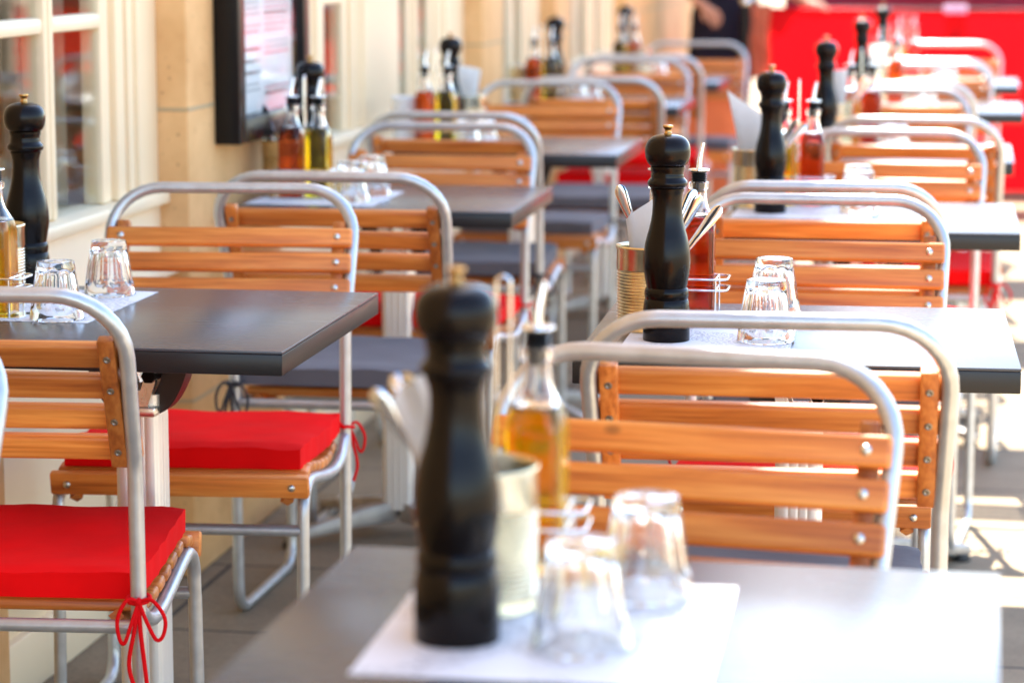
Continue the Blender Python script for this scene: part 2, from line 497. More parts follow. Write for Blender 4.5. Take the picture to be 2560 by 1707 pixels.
for (a, b_, panes) in bays:
    bm = bmesh.new()
    box(bm, -2.43, XW, a + .002, b_ - .002, 0.0, 0.775, 0.004)                     # apron under the window
    box(bm, XW - .03, XW + 0.018, a + .002, b_ - .002, 0.0, 0.11, 0.006)          # plinth board
    # raised panel mouldings on the apron
    w = (b_ - a); n = max(1, round(w / 1.0))
    for k in range(n):
        y0, y1 = a + w * k / n + .09, a + w * (k + 1) / n - .09
        for (yy0, yy1, zz0, zz1) in ((y0, y1, .17, .19), (y0, y1, .575, .595), (y0, y0 + .02, .192, .573), (y1 - .02, y1, .192, .573)):
            box(bm, XW - .01, XW + .010, yy0, yy1, zz0, zz1, .004)
    bpart('apron_panel', bm, M['cream'])
    bm = bmesh.new(); box(bm, XW - .03, XW + 0.050, a + .003, b_ - .003, 0.640, 0.662, 0.006); bpart('ledge', bm, M['cream'])
    bm = bmesh.new(); box(bm, XW - .2, XW + 0.022, a + .003, b_ - .003, 0.777, 0.803, 0.006); bpart('window_sill', bm, M['cream'])
    bm = bmesh.new()
    edges = [a + .002] + [v for p in panes for v in p] + [b_ - .002]
    for i in range(0, len(edges), 2):
        y0, y1 = edges[i], edges[i + 1]
        w = y1 - y0
        if w < 0.13:
            box(bm, XW - .055, XW - .008, y0, y1, 0.804, 2.60, 0.008)
            box(bm, XW - .04, XW - .004, y0 + w * .3, y1 - w * .3, 0.8045, 2.59, 0.005)
        else:
            # sash stile, bead, casing and outer moulding as steps
            cuts = [0, .052, .070, .120, .133]
            offs = [-.014, -.026, -.006, -.020]
            yy = y0
            for k in range(4):
                c0, c1 = y0 + cuts[k], y0 + cuts[k + 1]
                if i == 0: c0, c1 = y1 - cuts[k + 1], y1 - cuts[k]
                box(bm, XW - .055, XW + offs[k], c0 + .0005, c1 - .0005, 0.804, 2.60, 0.005)
            if w > .14:
                c0, c1 = (y0 + .131, y1) if i else (y0, y1 - .131)
                box(bm, XW - .055, XW - .002, c0, c1, 0.804, 2.60, 0.005)
                if w > .24:
                    box(bm, XW - .02, XW + .008, c0 + .03, c0 + .045, 0.8045, 2.58, 0.004)
    box(bm, XW - .055, XW - .002, a + .004, b_ - .004, 2.602, 2.885, 0.006)
    fr = bpart('window_frame', bm, M['cream'])
    for (p0, p1) in panes:
        for z in (1.152, 1.50, 1.85, 2.20):
            bm = bmesh.new()
            box(bm, XW - .050, XW - .010, p0 - .001, p1 + .001, z - .015, z + .015, 0.008)
            link('muntin', mesh(bm, 'muntin'), M['cream'], fr)
    for (p0, p1) in panes:
        bm = bmesh.new()
        box(bm, XW - .026, XW - .022, p0 - .004, p1 + .004, 0.802, 2.604)
        link('pane', mesh(bm, 'pane', 0), M['pane'], fr)
    # curtains hanging inside behind every second pane
    for (p0, p1) in panes[1::2]:
        bm = bmesh.new()
        n = 26; va = []
        for k in range(n + 1):
            y = p0 - .02 + (p1 - p0 + .04) * k / n
            x = XW - .10 + .018 * math.sin(k * 1.15) + .006 * math.sin(k * 2.7)
            va.append((bm.verts.new((x, y, .78)), bm.verts.new((x, y, 2.6))))
        for k in range(n):
            bm.faces.new((va[k][0], va[k + 1][0], va[k + 1][1], va[k][1]))
        bmesh.ops.solidify(bm, geom=bm.faces[:], thickness=0.003)
        bpart('curtain', bm, M['curtain'])

# framed menu on the first pier
mb = empty('menu_board', (XP, 5.565, 0.88))
tag(mb, 'black framed glazed menu case on the stone pier by the left wall', 'menu board')
ox, oy, oz = XP, 5.63, 0.88
bm = bmesh.new()
y0, y1, z0, z1, fw_ = -.30, .30, 0.0, 0.90, .052
box(bm, .001, .056, y0, y0 + fw_, z0, z1, .004)
box(bm, .001, .056, y1 - fw_, y1, z0, z1, .004)
box(bm, .001, .0555, y0 + fw_ + .0005, y1 - fw_ - .0005, z0, z0 + fw_, .004)
box(bm, .001, .0555, y0 + fw_ + .0005, y1 - fw_ - .0005, z1 - fw_, z1, .004)
link('case_frame', mesh(bm, 'case_frame'), M['black_paint'], mb)
bm = bmesh.new(); box(bm, .014, .028, y0 + fw_ + .001, y1 - fw_ - .001, z0 + fw_ + .001, z1 - fw_ - .001)
po = link('menu_poster', mesh(bm, 'menu_poster', 0), plain('poster_paper', (0.88, 0.86, 0.86), 0.6), mb)
mtxt = {'pink': plain('pink_ink', (0.84, 0.42, 0.46), 0.6), 'grey': plain('grey_ink', (0.55, 0.55, 0.56), 0.6)}
rnd = random.Random(3)
for key in ('pink', 'grey'):
    bm = bmesh.new()
    if key == 'pink':
        box(bm, .0282, .0288, y0 + fw_ + .01, y1 - fw_ - .07, .34, .62)       # red heading block
    for c in range(2):
        ys = y0 + fw_ + .02 + c * .235
        z = .300
        while z > .075:
            if rnd.random() < .84:
                u = ys
                pinkrow = rnd.random() < .22 if c == 0 else rnd.random() < .62
                while u < ys + .20:
                    wl = rnd.uniform(.012, .04)
                    if u + wl < ys + .205 and ((key == 'pink') == pinkrow):
                        box(bm, .0282, .0288, u, u + wl, z, z + .0055)
                    u += wl + .006
            z -= .0125
    link('printed_line', mesh(bm, 'printed_line', 0), mtxt[key], po)
bm = bmesh.new(); box(bm, .042, .045, y0 + fw_ - .004, y1 - fw_ + .004, z0 + fw_ - .004, z1 - fw_ + .004)
link('case_glass', mesh(bm, 'case_glass', 0), pane_mat('case_glazing', 1.0), mb)

# ------------------------------------------------------------------ chair
TR = 0.0102
def chair_meshes():
    D = {}
    xr, xf = 0.2145, 0.195                     # half width at the back posts / front legs
    bm = bmesh.new()
    yb, yf, ysl = -.24, -.135, .25
    # back hoop + both posts + floor rails + front legs + seat rails = one bent tube per side joined by the hoop
    half = [(0, yb, .87), (xr, yb, .87), (xr - .0095, -.150, .638), (xr - .0105, -.143, .45), (xr - .0105, yf, .0105), (xf, .275, .0105), (xf, ysl, .437)]
    rads = [0, .085, .10, .2, .05, .055, 0]
    left = fillet(half, rads, 8)
    right = [Vector((-p.x, p.y, p.z)) for p in left]
    path = list(reversed(right[1:])) + left
    # seat rails continue from the front bend back to the post
    def seat_rail(s):
        pts = [(s * xf, .2585, .36), (s * xf, .251, .412), (s * xf, .215, .4365), (s * (xf + .001), .15, .432), (s * (xf + .003), .07, .419), (s * (xf + .007), -.02, .411), (s * (xf + .009), -.09, .421), (s * (xr - .0115), -.138, .446)]
        return smooth_path(pts, 5)
    # main tube stops under the bend, the seat rail tube takes over
    half2 = half[:-1] + [(xf, .2585, .365)]
    left = fillet(half2, rads, 8); right = [Vector((-p.x, p.y, p.z)) for p in left]
    tube(bm, list(reversed(right[1:])) + left, TR, 12)
    for s in (-1, 1):
        tube(bm, seat_rail(s), TR * .97, 12)
    D['frame'] = mesh(bm, 'frame', 60)
    bm = bmesh.new()
    tube(bm, [(-xf + .004, .259, .368), (xf - .004, .259, .368)], TR * .92, 10)
    D['stretcher1'] = mesh(bm, 'stretcher', 60)
    bm = bmesh.new()
    tube(bm, [(-xr + .012, -.1425, .424), (xr - .012, -.1425, .424)], TR * .92, 10)
    D['stretcher2'] = mesh(bm, 'stretcher', 60)
    # backrest: four slats in front of two battens, all leaning with the posts
    lean = math.atan2(.090, .232)
    def post_y(z): return yb + (.87 - z) * math.tan(lean)
    Rm = Matrix.Rotation(lean, 4, 'X')
    bm = bmesh.new()
    zs = [.7885 - .0425 * k for k in range(4)]
    for z in zs:
        mt = Matrix.Translation((0, post_y(z) + .0195, z)) @ Rm
        box(bm, -.2125, .2125, -.0085, .0085, -.0170, .0170, .0055, 3, mt)
    D['slats'] = mesh(bm, 'backrest', 40)
    bm = bmesh.new()
    zc = (zs[0] + zs[-1]) / 2
    mt = Matrix.Rotation(lean, 4, 'X')
    box(bm, -.0108, .0108, -.0085, .0085, -.092, .0945, .0025, 2, mt)
    D['batten'] = mesh(bm, 'batten', 40)
    D['batten_loc'] = [(s * .187, post_y(zc) + .0025, zc) for s in (-1, 1)]
    bm = bmesh.new()
    lathe(bm, [(.0065, 0), (.0062, .0012), (.0045, .0032), (.0022, .0042), (0, .0045)], 12)
    D['bolt'] = mesh(bm, 'bolt', 60)
    bm = bmesh.new()
    lathe(bm, [(.0048, 0), (.0048, .001), (.003, .0016), (.0022, .0006), (0, .0006)], 10)
    D['screw'] = mesh(bm, 'screw', 60)
    # bolts: front of slats, screws: back of battens
    D['bolt_tf'] = []; D['screw_tf'] = []
    for z in zs:
        for s in (-1, 1):
            nrm = Rm @ Vector((0, 1, 0))
            p = Vector((s * .187, post_y(z) + .0195, z)) + nrm * .0079
            D['bolt_tf'].append((p, nrm.to_track_quat('Z', 'Y').to_euler()))
            p = Vector((s * .187, post_y(z) + .0025, z)) - nrm * .0085
            D['screw_tf'].append((p, (-nrm).to_track_quat('Z', 'Y').to_euler()))
    # seat: slats across, following the rails, a board closing the front, two runners under the ends
    bm = bmesh.new()
    prof = [Vector(p) for p in smooth_path([(0, .2585, .38), (0, .251, .412), (0, .215, .4365), (0, .15, .432), (0, .07, .419), (0, -.02, .411), (0, -.09, .421), (0, -.118, .434)], 30)]
    L = [0]
    for a, b in zip(prof[:-1], prof[1:]): L.append(L[-1] + (b - a).length)
    tot = L[-1]; step = .0365
    step = .0425; s_ = .078
    def at(s):
        for i in range(len(L) - 1):
            if L[i + 1] >= s:
                t = (s - L[i]) / (L[i + 1] - L[i]); return prof[i].lerp(prof[i + 1], t), (prof[i + 1] - prof[i]).normalized()
        return prof[-1], (prof[-1] - prof[-2]).normalized()
    first = True
    while s_ < tot - .01:
        p, t = at(s_)
        nr = Vector((0, t.z, -t.y)); nr = nr if nr.z > 0 or nr.y > 0.5 else -nr
        if nr.z < 0: nr = -nr
        ang = math.atan2(t.z, -t.y)
        X = Vector((1, 0, 0)); Y = t; Z = X.cross(Y)
        if Z.z < -0.01 or (abs(Z.z) < .01 and Z.y < 0): Z = -Z; X = -X
        mt = Matrix((X, Y, Z)).transposed().to_4x4()
        mt.translation = p + Z * (TR + .0085)
        hw = .196 if not first else .2
        box(bm, -hw, hw, -.0175, .0175, -.0095, .0085, .006, 3, mt)
        first = False
        s_ += step
    fb = Matrix.Translation((0, .2585, .4405)) @ Matrix.Rotation(R(-12), 4, 'X')
    box(bm, -.205, .205, -.0085, .0085, -.0190, .0190, .004, 2, fb)
    for s in (-1, 1):
        pts = [(s * .168, p.y, p.z - .001) for p in prof[52::8]]
        pts = [(s * .168, .248, .4125)] + pts
        tube(bm, pts, .0105, 4)
    D['seat'] = mesh(bm, 'seat', 40)
    # front board bolts
    nn = (fb.to_3x3() @ Vector((0, 1, 0)))
    D['seat_bolt'] = [(fb @ Vector((q_ * .178, .0083, 0)), nn.to_track_quat('Z', 'Y').to_euler()) for q_ in (-1, 1)]
    return D
CH = chair_meshes()

def cushion_mesh(seed):
    rd = random.Random(seed)
    bm = bmesh.new()
    nx, ny = 22, 20
    y0, y1 = -.128, .240
    hw = .200
    def base(y):
        # seat surface height under the pad
        t = [(-.13, .455), (-.09, .4505), (-.02, .4445), (.07, .4495), (.15, .4575), (.215, .4625), (.25, .461)]
        for (a, za), (b, zb) in zip(t[:-1], t[1:]):
            if y <= b: return za + (zb - za) * (y - a) / (b - a)
        return t[-1][1]
    T = .0385
    ph = [rd.uniform(0, 6) for _ in range(6)]
    top, bot = {}, {}
    for i in range(nx + 1):
        for j in range(ny + 1):
            u, v = i / nx * 2 - 1, j / ny * 2 - 1
            wy = 1 - .05 * (1 + v) / 2
            e = 1 - .012 * abs(math.sin(3 * PI * v + ph[0])) * (abs(u) > .9)
            x = u * hw * e * wy
            y = (y0 + y1) / 2 + v * (y1 - y0) / 2 * (1 - .010 * abs(math.sin(2 * u * PI + ph[1])) * (abs(v) > .9))
            edge = min(1 - abs(u), 1 - abs(v))
            k = min(1, edge / .16)
            puff = T * (.90 + .13 * math.sin(k * PI / 2)) + .0016 * math.sin(7 * u + ph[2]) * math.sin(6 * v + ph[3])
            puff += .0012 * math.sin(13 * (u + v) + ph[4]) * (1 - k)
            b = base(y) * .5 + (base(-.128) + (base(.24) - base(-.128)) * (v + 1) / 2) * .5
            b = max(b, base(y))
            top[i, j] = bm.verts.new((x, y, b + puff + .001))
            bot[i, j] = bm.verts.new((x * .997, (y - .05) * .997 + .05, b + .001 + .001 * (1 - k)))
    for i in range(nx):
        for j in range(ny):
            bm.faces.new((top[i, j], top[i + 1, j], top[i + 1, j + 1], top[i, j + 1]))
            bm.faces.new((bot[i, j], bot[i, j + 1], bot[i + 1, j + 1], bot[i + 1, j]))
    rim = [(i, 0) for i in range(nx)] + [(nx, j) for j in range(ny)] + [(i, ny) for i in range(nx, 0, -1)] + [(0, j) for j in range(ny, 0, -1)]
    # bulging side wall with a welt at top and bottom
    for a, b in zip(rim, rim[1:] + rim[:1]):
        bm.faces.new((bot[a], bot[b], top[b], top[a]))
    bm.edges.ensure_lookup_table()
    be = [e for e in bm.edges if len(e.link_faces) == 2 and e.calc_face_angle(0) > 0.7]
    bmesh.ops.bevel(bm, geom=be, offset=.0045, segments=3, profile=.5, affect='EDGES', clamp_overlap=True)
    return mesh(bm, 'pad', 50)
CUSH = [cushion_mesh(s) for s in range(4)]

def tie_mesh(s, seed):
    """a cord knotted in a bow round the back post"""
    rd = random.Random(seed)
    bm = bmesh.new()
    px, py, pz = s * .204, -.1435, .462
    r = .0026
    # from the pad corner to the post, once round it
    tube(bm, smooth_path([(s * .192, -.122, .478), (s * .197, -.126, .472), (s * .206, -.1285, pz)], 4), r, 7)
    ring = [(px + .0145 * math.cos(a), py + .0145 * math.sin(a), pz + .003 * math.sin(a)) for a in [2 * PI * k / 14 for k in range(14)]]
    tube(bm, ring, r * 1.2, 7, closed=True)
    k = Vector((px + s * .004, py - .0165, pz))
    lathe(bm, [(0, -.006), (.005, -.003), (.006, 0), (.005, .003), (0, .006)], 8, loc=k)
    for sg, ln, out in ((1, .054 + rd.uniform(-.006, .006), .033), (-1, .050 + rd.uniform(-.008, .008), .024)):
        pts = [k, k + Vector((sg * out * .55, -.006, .004)), k + Vector((sg * out * 1.05, -.010, -ln * .35)), k + Vector((sg * out * 1.0, -.010, -ln * .80)),
               k + Vector((sg * out * .72, -.010, -ln * .95)), k + Vector((sg * out * .35, -.008, -ln * .5)), k]
        tube(bm, smooth_path(pts, 6), r, 7)
    for dx, ln in ((-.012, .105 + rd.uniform(-.02, .02)), (.006, .125 + rd.uniform(-.02, .02))):
        pts = [k, k + Vector((dx * .4, -.006, -ln * .3)), k + Vector((dx * 1.1, -.005, -ln * .7)), k + Vector((dx * .9 + .004, -.003, -ln))]
        tube(bm, smooth_path(pts, 6), r * 1.1, 7)
    return mesh(bm, 'tie', 60)
TIES = {(s, k): tie_mesh(s, k * 3 + (s > 0)) for s in (-1, 1) for k in range(2)}

ORD = ['first', 'second', 'third', 'fourth', 'fifth', 'sixth']
def with_mat(me, mat):
    key = me.name + '|' + mat.name
    if key not in WM:
        c = me.copy(); c.materials.clear(); c.materials.append(mat); WM[key] = c
    return WM[key]
WM = {}
nchair = [0]
def chair(cx, bar_y, rz, colour, label, clabel, sx=1.0):
    """bar_y: where the top tube stands; rz = 0 faces away from the camera, pi faces it"""
    off = Vector((0, -.24, 0)); off.rotate(Matrix.Rotation(rz, 3, 'Z'))
    loc = (cx - off.x, bar_y - off.y, 0)
    k = nchair[0]; nchair[0] += 1
    c = empty('slatted_chair', loc, rz)
    c.scale = (sx, 1, 1)
    tag(c, label, 'chair', 'slatted metal framed chairs at the cafe tables')
    link('frame', CH['frame'], M['steel'], c)
    link('stretcher', CH['stretcher1'], M['steel'], c)
    link('stretcher', CH['stretcher2'], M['steel'], c)
    b = link('backrest', CH['slats'], M['wood'], c)
    for p, e in CH['bolt_tf']: link('bolt', CH['bolt'], M['bolt'], b, p, e)
    for l in CH['batten_loc']:
        bt = link('batten', CH['batten'], M['wood_z'], c, l)
        for p, e in CH['screw_tf']:
            if (p.x > 0) == (l[0] > 0): link('screw', CH['screw'], M['screw'], bt, p - Vector(l), e)
    s = link('seat', CH['seat'], M['wood'], c)
    for p, e in CH['seat_bolt']: link('bolt', CH['bolt'], M['bolt'], s, p, e)
    if colour is None: return c
    q = empty('seat_cushion', (loc[0], loc[1], 0), rz)
    q.scale = (sx, 1, 1)
    tag(q, clabel, 'cushion', 'tie-on seat cushions on the cafe chairs')
    mat, cord = (M['red'], M['redcord']) if colour == 'red' else (M['grey'], M['greycord'])
    link('pad', with_mat(CUSH[k % 4], mat), None, q)
    for sd in (-1, 1):
        link('tie', with_mat(TIES[sd, k % 2], cord), None, q)
    return c

# ------------------------------------------------------------------ table
def table_meshes():
    D = {}
    bm = bmesh.new(); box(bm, -.295, .295, -.30, .30, 0.7458, .750, .0012, 2); D['top'] = mesh(bm, 'table_top', 40)
    bm = bmesh.new(); box(bm, -.2948, .2948, -.2998, .2998, 0.716, .7456, .0018, 2)
    D['edge'] = mesh(bm, 'edging', 40)
    # fluted column
    bm = bmesh.new()
    def flut(th, i, r, z):
        q = abs(math.cos(th)) ** 6 + abs(math.sin(th)) ** 6
        return r * (q ** (-1 / 6)) * (1 - .03 * max(0, math.cos(16 * th)) ** 3)
    lathe(bm, [(0, .06), (.034, .06), (.034, .635), (0, .635)], 96, flut)
    D['column'] = mesh(bm, 'column', 30)
    # tilting head: two cast cheeks with a slot, hexagon bolt, black arms
    bm = bmesh.new()
    for s in (-1, 1):
        y = s * .036
        out = [(-.034, .712), (.030, .712), (.036, .690), (.034, .655), (.022, .618), (-.022, .618), (-.034, .655), (-.038, .690)]
        hole = [(x * .52, .668 + (z - .668) * .5) for x, z in out]
        vo = [[bm.verts.new((x, y + d, z)) for x, z in out] for d in (-.006, .006)]
        vh = [[bm.verts.new((x, y + d, z)) for x, z in hole] for d in (-.006, .006)]
        n = len(out)
        for i in range(n):
            j = (i + 1) % n
            bm.faces.new((vo[0][i], vo[0][j], vh[0][j], vh[0][i]))
            bm.faces.new((vo[1][j], vo[1][i], vh[1][i], vh[1][j]))
            bm.faces.new((vo[0][j], vo[0][i], vo[1][i], vo[1][j]))
            bm.faces.new((vh[0][i], vh[0][j], vh[1][j], vh[1][i]))
    box(bm, -.06, .06, -.06, .06, .704, .7155, .003)
    box(bm, -.034, .034, -.045, .045, .604, .619, .003)
    D['head'] = mesh(bm, 'tilt_head', 40)
    bm = bmesh.new()
    for s in (-1, 1):
        lathe(bm, [(0, -.05), (.011, -.05), (.011, .05), (0, .05)], 6)
    for v in bm.verts: v.co = Vector((v.co.x + .026, v.co.z, v.co.y + .666))
    D['hexbolt'] = mesh(bm, 'hex_bolt', 30)
    bm = bmesh.new()
    prev = None
    pts = smooth_path([(.012, 0, .612), (.036, 0, .624), (.052, 0, .652), (.062, 0, .686), (.070, 0, .7145)], 6)
    for i_, p in enumerate(pts):
        tg = (pts[min(i_ + 1, len(pts) - 1)] - pts[max(i_ - 1, 0)]).normalized()
        nr = Vector((tg.z, 0, -tg.x)); wd = .020; th = .013 + .008 * i_ / len(pts)
        ring = [bm.verts.new(p + nr * a * th + Vector((0, b_ * wd, 0))) for a, b_ in ((-1, -1), (1, -1), (1, 1), (-1, 1))]
        if prev:
            for k in range(4): bm.faces.new((prev[k], prev[(k + 1) % 4], ring[(k + 1) % 4], ring[k]))
        else: bm.faces.new(ring)
        prev = ring
    bm.faces.new(prev)
    D['arm'] = mesh(bm, 'support_arm', 40)
    # four splayed feet
    bm = bmesh.new()
    x0 = [(.02, .062, .020, .030), (.09, .058, .018, .026), (.20, .040, .016, .018), (.285, .026, .015, .012)]
    prev = None
    for (x, z, w, h) in x0:
        ring = [bm.verts.new((x, y, zz)) for (y, zz) in ((-w, z - h), (w, z - h), (w * .8, z + h * .5), (-w * .8, z + h * .5))]
        if prev:
            for k in range(4): bm.faces.new((prev[k], prev[(k + 1) % 4], ring[(k + 1) % 4], ring[k]))
        else: bm.faces.new(ring)
        prev = ring
    bm.faces.new(prev)
    bmesh.ops.bevel(bm, geom=bm.edges[:], offset=.003, segments=2, profile=.5, affect='EDGES', clamp_overlap=True)
    D['foot'] = mesh(bm, 'foot', 40)
    bm = bmesh.new()
    lathe(bm, [(0, 0), (.019, 0), (.020, .004), (.016, .016), (0, .018)], 16, loc=(.268, 0, 0))
    D['glide'] = mesh(bm, 'glide', 40)
    return D
TB = table_meshes()
def table(cx, y0, y1, w, rz, label):
    t = empty('bistro_table', (cx, (y0 + y1) / 2, 0), rz)
    tag(t, label, 'table', 'charcoal bistro tables in two rows')
    sx, sy = w / .59, (y1 - y0) / .60
    o = link('table_top', TB['top'], M['table'], t); o.scale = (sx, sy, 1)
    e = link('edging', TB['edge'], M['edge'], o)
    link('column', TB['column'], M['satin'], t)
    h = link('tilt_head', TB['head'], M['alu'], t)
    link('hex_bolt', TB['hexbolt'], M['rubber'], h)
    for a in (0, PI): link('support_arm', TB['arm'], M['black_cast'], t, None, (0, 0, a))
    for k in range(4):
        f = link('foot', TB['foot'], M['feet'], t, None, (0, 0, R(40 + (0, 100, 180, 280)[k])))
        link('glide', TB['glide'], M['rubber'], f)
    return t

# ------------------------------------------------------------------ things on the tables
K = .000199
MILL = [(0, 1550), (163, 1550), (165, 1546), (164, 1335), (160, 1300), (155, 1266), (149, 1258), (151, 1250), (155, 1232), (155, 1205), (150, 1186), (141, 1178), (143, 1168), (154, 1110), (165, 1040), (167, 985),
        (163, 930), (154, 870), (141, 815), (127, 765), (114, 710), (106, 655), (103, 600), (104, 550), (110, 512), (118, 492), (119, 484), (115, 481), (121, 476), (133, 468), (140, 452), (139, 436), (131, 424), (119, 412), (115, 404), (117, 396), (113, 386),
        (113, 366), (118, 352), (120, 342), (120, 331), (114, 329)]
HEAD = [(0, 327), (118, 327), (126, 322), (136, 311), (147, 292), (155, 268), (159, 240), (159, 215), (155, 188), (147, 166), (134, 145), (116, 129), (92, 117), (62, 110), (36, 107), (0, 106)]
KNOB = [(0, 108), (27, 108), (28, 98), (23, 92), (22, 78), (27, 70), (35, 60), (37, 53), (35, 45), (18, 41), (0, 40)]
def prof(p): return [(r * K, (1550 - y) * K) for r, y in p]
bm = bmesh.new(); lathe(bm, prof(MILL), 48); ME_MILL = mesh(bm, 'mill_body', 50)
bm = bmesh.new(); lathe(bm, prof(HEAD), 48); ME_HEAD = mesh(bm, 'mill_head', 50)
bm = bmesh.new(); lathe(bm, prof(KNOB), 24); ME_KNOB = mesh(bm, 'knob', 40)
def mill(x, y, label, sc=1.0, rz=0.0, z=.7508, wide=1.0):
    t = empty('pepper_mill', (x, y, z), rz); t.scale = (sc * wide, sc * wide, sc)
    tag(t, label, 'pepper mill', 'tall dark wooden pepper mills on the tables')
    link('mill_body', ME_MILL, M['mill'], t)
    h = link('mill_head', ME_HEAD, M['mill'], t)
    link('knob', ME_KNOB, M['brass'], h)

def glass_mesh():
    """tumbler standing upside down: wide smooth rim at the bottom, nine flat facets above it, thick base on top"""
    bm = bmesh.new()
    nf, seg = 9, 90
    Hh = .086
    def Rz(z): return .0405 - .0135 * (z / Hh) ** 1.15
    outer = [0, .0012, .004, .008, .012, .016, .019, .022, .025, .028, .032, .038, .045, .052, .059, .066, .070, .0735, .077, .0805, .0835, .0855]
    def fo(th, i, r, z):
        ph = ((th * nf / (2 * PI)) % 1.0) * 2 - 1
        lo = .0165 + .0095 * ph * ph
        k = max(0.0, min(1.0, (z - lo) / .003))
        hi = max(0.0, min(1.0, (.0745 - .004 * ph * ph - z) / .003))
        k = (k * k * (3 - 2 * k)) * hi
        flat = r * math.cos(PI / nf) / math.cos(ph * PI / nf)
        return r + (flat * 1.002 - .0009 * (1 - ph * ph) - r) * k
    pr = [(Rz(z), z) for z in outer]
    pr[0] = (pr[0][0] - .0012, 0.0)
    pr += [(Rz(Hh) - .0016, Hh), (Rz(Hh) - .006, Hh + .0004), (.012, Hh - .0012), (0, Hh - .0016)]
    inner = [(Rz(0) - .0030, 0.0), (Rz(.002) - .0040, .003), (Rz(.02) - .0043, .02), (Rz(.045) - .0045, .045), (Rz(.066) - .0048, .066), (Rz(.071) - .0062, .0705), (Rz(.073) - .012, .0735), (0, .0742)]
    lathe(bm, pr[::-1] + inner, seg, lambda th, i, r, z: fo(th, i, r, z) if i < len(pr) and .0 < z < .084 else r)
    return mesh(bm, 'tumbler', 28)
ME_GLASS = glass_mesh()
def tumbler(x, y, label, rz=0.0, z=.7512, sc=1.0):
    o = link('tumbler', ME_GLASS, M['glass'], None, (x, y, z), (0, 0, rz)); o.scale = (sc, sc, sc)
    tag(o, label, 'glass', 'upturned faceted tumblers on the tables')

def sq(n):
    def f(th, i, r, z):
        e = n[i]
        q = abs(math.cos(th)) ** e + abs(math.sin(th)) ** e
        return r * q ** (-1.0 / e)
    return f
def bottle_meshes(fill):
    D = {}
    out = [(0, 0, 8), (.022, 0, 8), (.0250, .002, 8), (.0255, .008, 9), (.0255, .070, 9), (.0255, .136, 9), (.0250, .145, 7), (.0232, .154, 4.5), (.0195, .164, 3), (.0155, .174, 2.2), (.0132, .184, 2), (.0124, .196, 2), (.0122, .204, 2), (.0146, .2055, 2), (.0150, .210, 2), (.0148, .2155, 2), (.0126, .217, 2)]
    inn = [(.0098, .217, 2), (.0096, .204, 2), (.0100, .194, 2), (.0110, .184, 2), (.0132, .174, 2.2), (.0172, .164, 3), (.0208, .154, 4.5), (.0228, .145, 6), (.0232, .136, 7), (.0232, .070, 7), (.0230, .010, 7), (.020, .006, 7), (0, .006, 7)]
    def cut(seq, up):
        res = []
        for a, b in zip(seq[:-1], seq[1:]):
            (za, zb) = (a[1], b[1])
            if (za - fill) * (zb - fill) < 0:
                t = (fill - za) / (zb - za); m = tuple(a[q] + (b[q] - a[q]) * t for q in range(3))
                if (zb > fill) == up: res += [m, b]
                else: res += [a, m]
            elif (min(za, zb) >= fill) == up and (max(za, zb) <= fill) != up:
                res += [a, b]
        o = []
        for p in res:
            if not o or o[-1] != p: o.append(p)
        return o
    go, gi = cut(out, True), cut(inn, True)
    e = .0004
    allp = [(0, fill + e, 2), (go[0][0] * .8, fill + e, go[0][2]), (go[0][0], fill + e, go[0][2])] + go[1:] + gi[:-1] + [(gi[-1][0], fill + .0028, gi[-1][2]), (gi[-1][0] * .85, fill + .0022, gi[-1][2]), (0, fill + .002, 2)]
    bm = bmesh.new(); lathe(bm, [(r, z) for r, z, n in allp], 48, sq([n for r, z, n in allp])); D['glass'] = mesh(bm, 'glass_body', 40)
    lo = cut(out, False)
    lo = lo + [(lo[-1][0] * .8, fill, lo[-1][2]), (0, fill, 2)]
    bm = bmesh.new(); lathe(bm, [(r, z) for r, z, n in lo], 48, sq([n for r, z, n in lo])); D['liq'] = mesh(bm, 'liquid', 40)
    return D
BT = {k: bottle_meshes(f) for k, f in (('oil', .160), ('vinegar', .161), ('lowoil', .153), ('fullvin', .165), ('fulloil', .158))}
bm = bmesh.new()
lathe(bm, [(0, .200), (.0085, .200), (.0094, .2172)] + [p for k in range(4) for p in ((.0122, .2182 + k * .0035), (.0090, .2200 + k * .0035))] + [(.0122, .2325), (.0122, .2345), (0, .2345)], 24)
ME_STOP = mesh(bm, 'stopper', 40)
bm = bmesh.new()
lathe(bm, [(0, .2348), (.0158, .2348), (.0160, .2362), (.0152, .2375), (.0050, .2382), (0, .2382)], 24)
tube(bm, smooth_path([(0, 0, .238), (.0010, 0, .250), (.0036, 0, .264), (.0072, 0, .279)], 5), lambda t: .0044 - .0014 * t, 10)
ME_SPOUT = mesh(bm, 'spout', 50)
def bottle(x, y, kind, label, rz=0.0, z=.7530, tilt=(0, 0)):
    t = empty('bottle', (x, y, z), rz); t.rotation_euler = (tilt[0], tilt[1], rz); t.scale = (1, 1, .915)
    tag(t, label, 'bottle', 'square oil and vinegar bottles in table racks')
    b = link('glass_body', BT[kind]['glass'], M['glass'], t)
    link('liquid', BT[kind]['liq'], (M['amber'] if kind == 'lowoil' else M['oil']) if 'oil' in kind else M['vinegar'], b)
    s = link('stopper', ME_STOP, M['rubber'], t)
    link('spout', ME_SPOUT, M['cutlery'], s, None, (0, 0, R(40)))

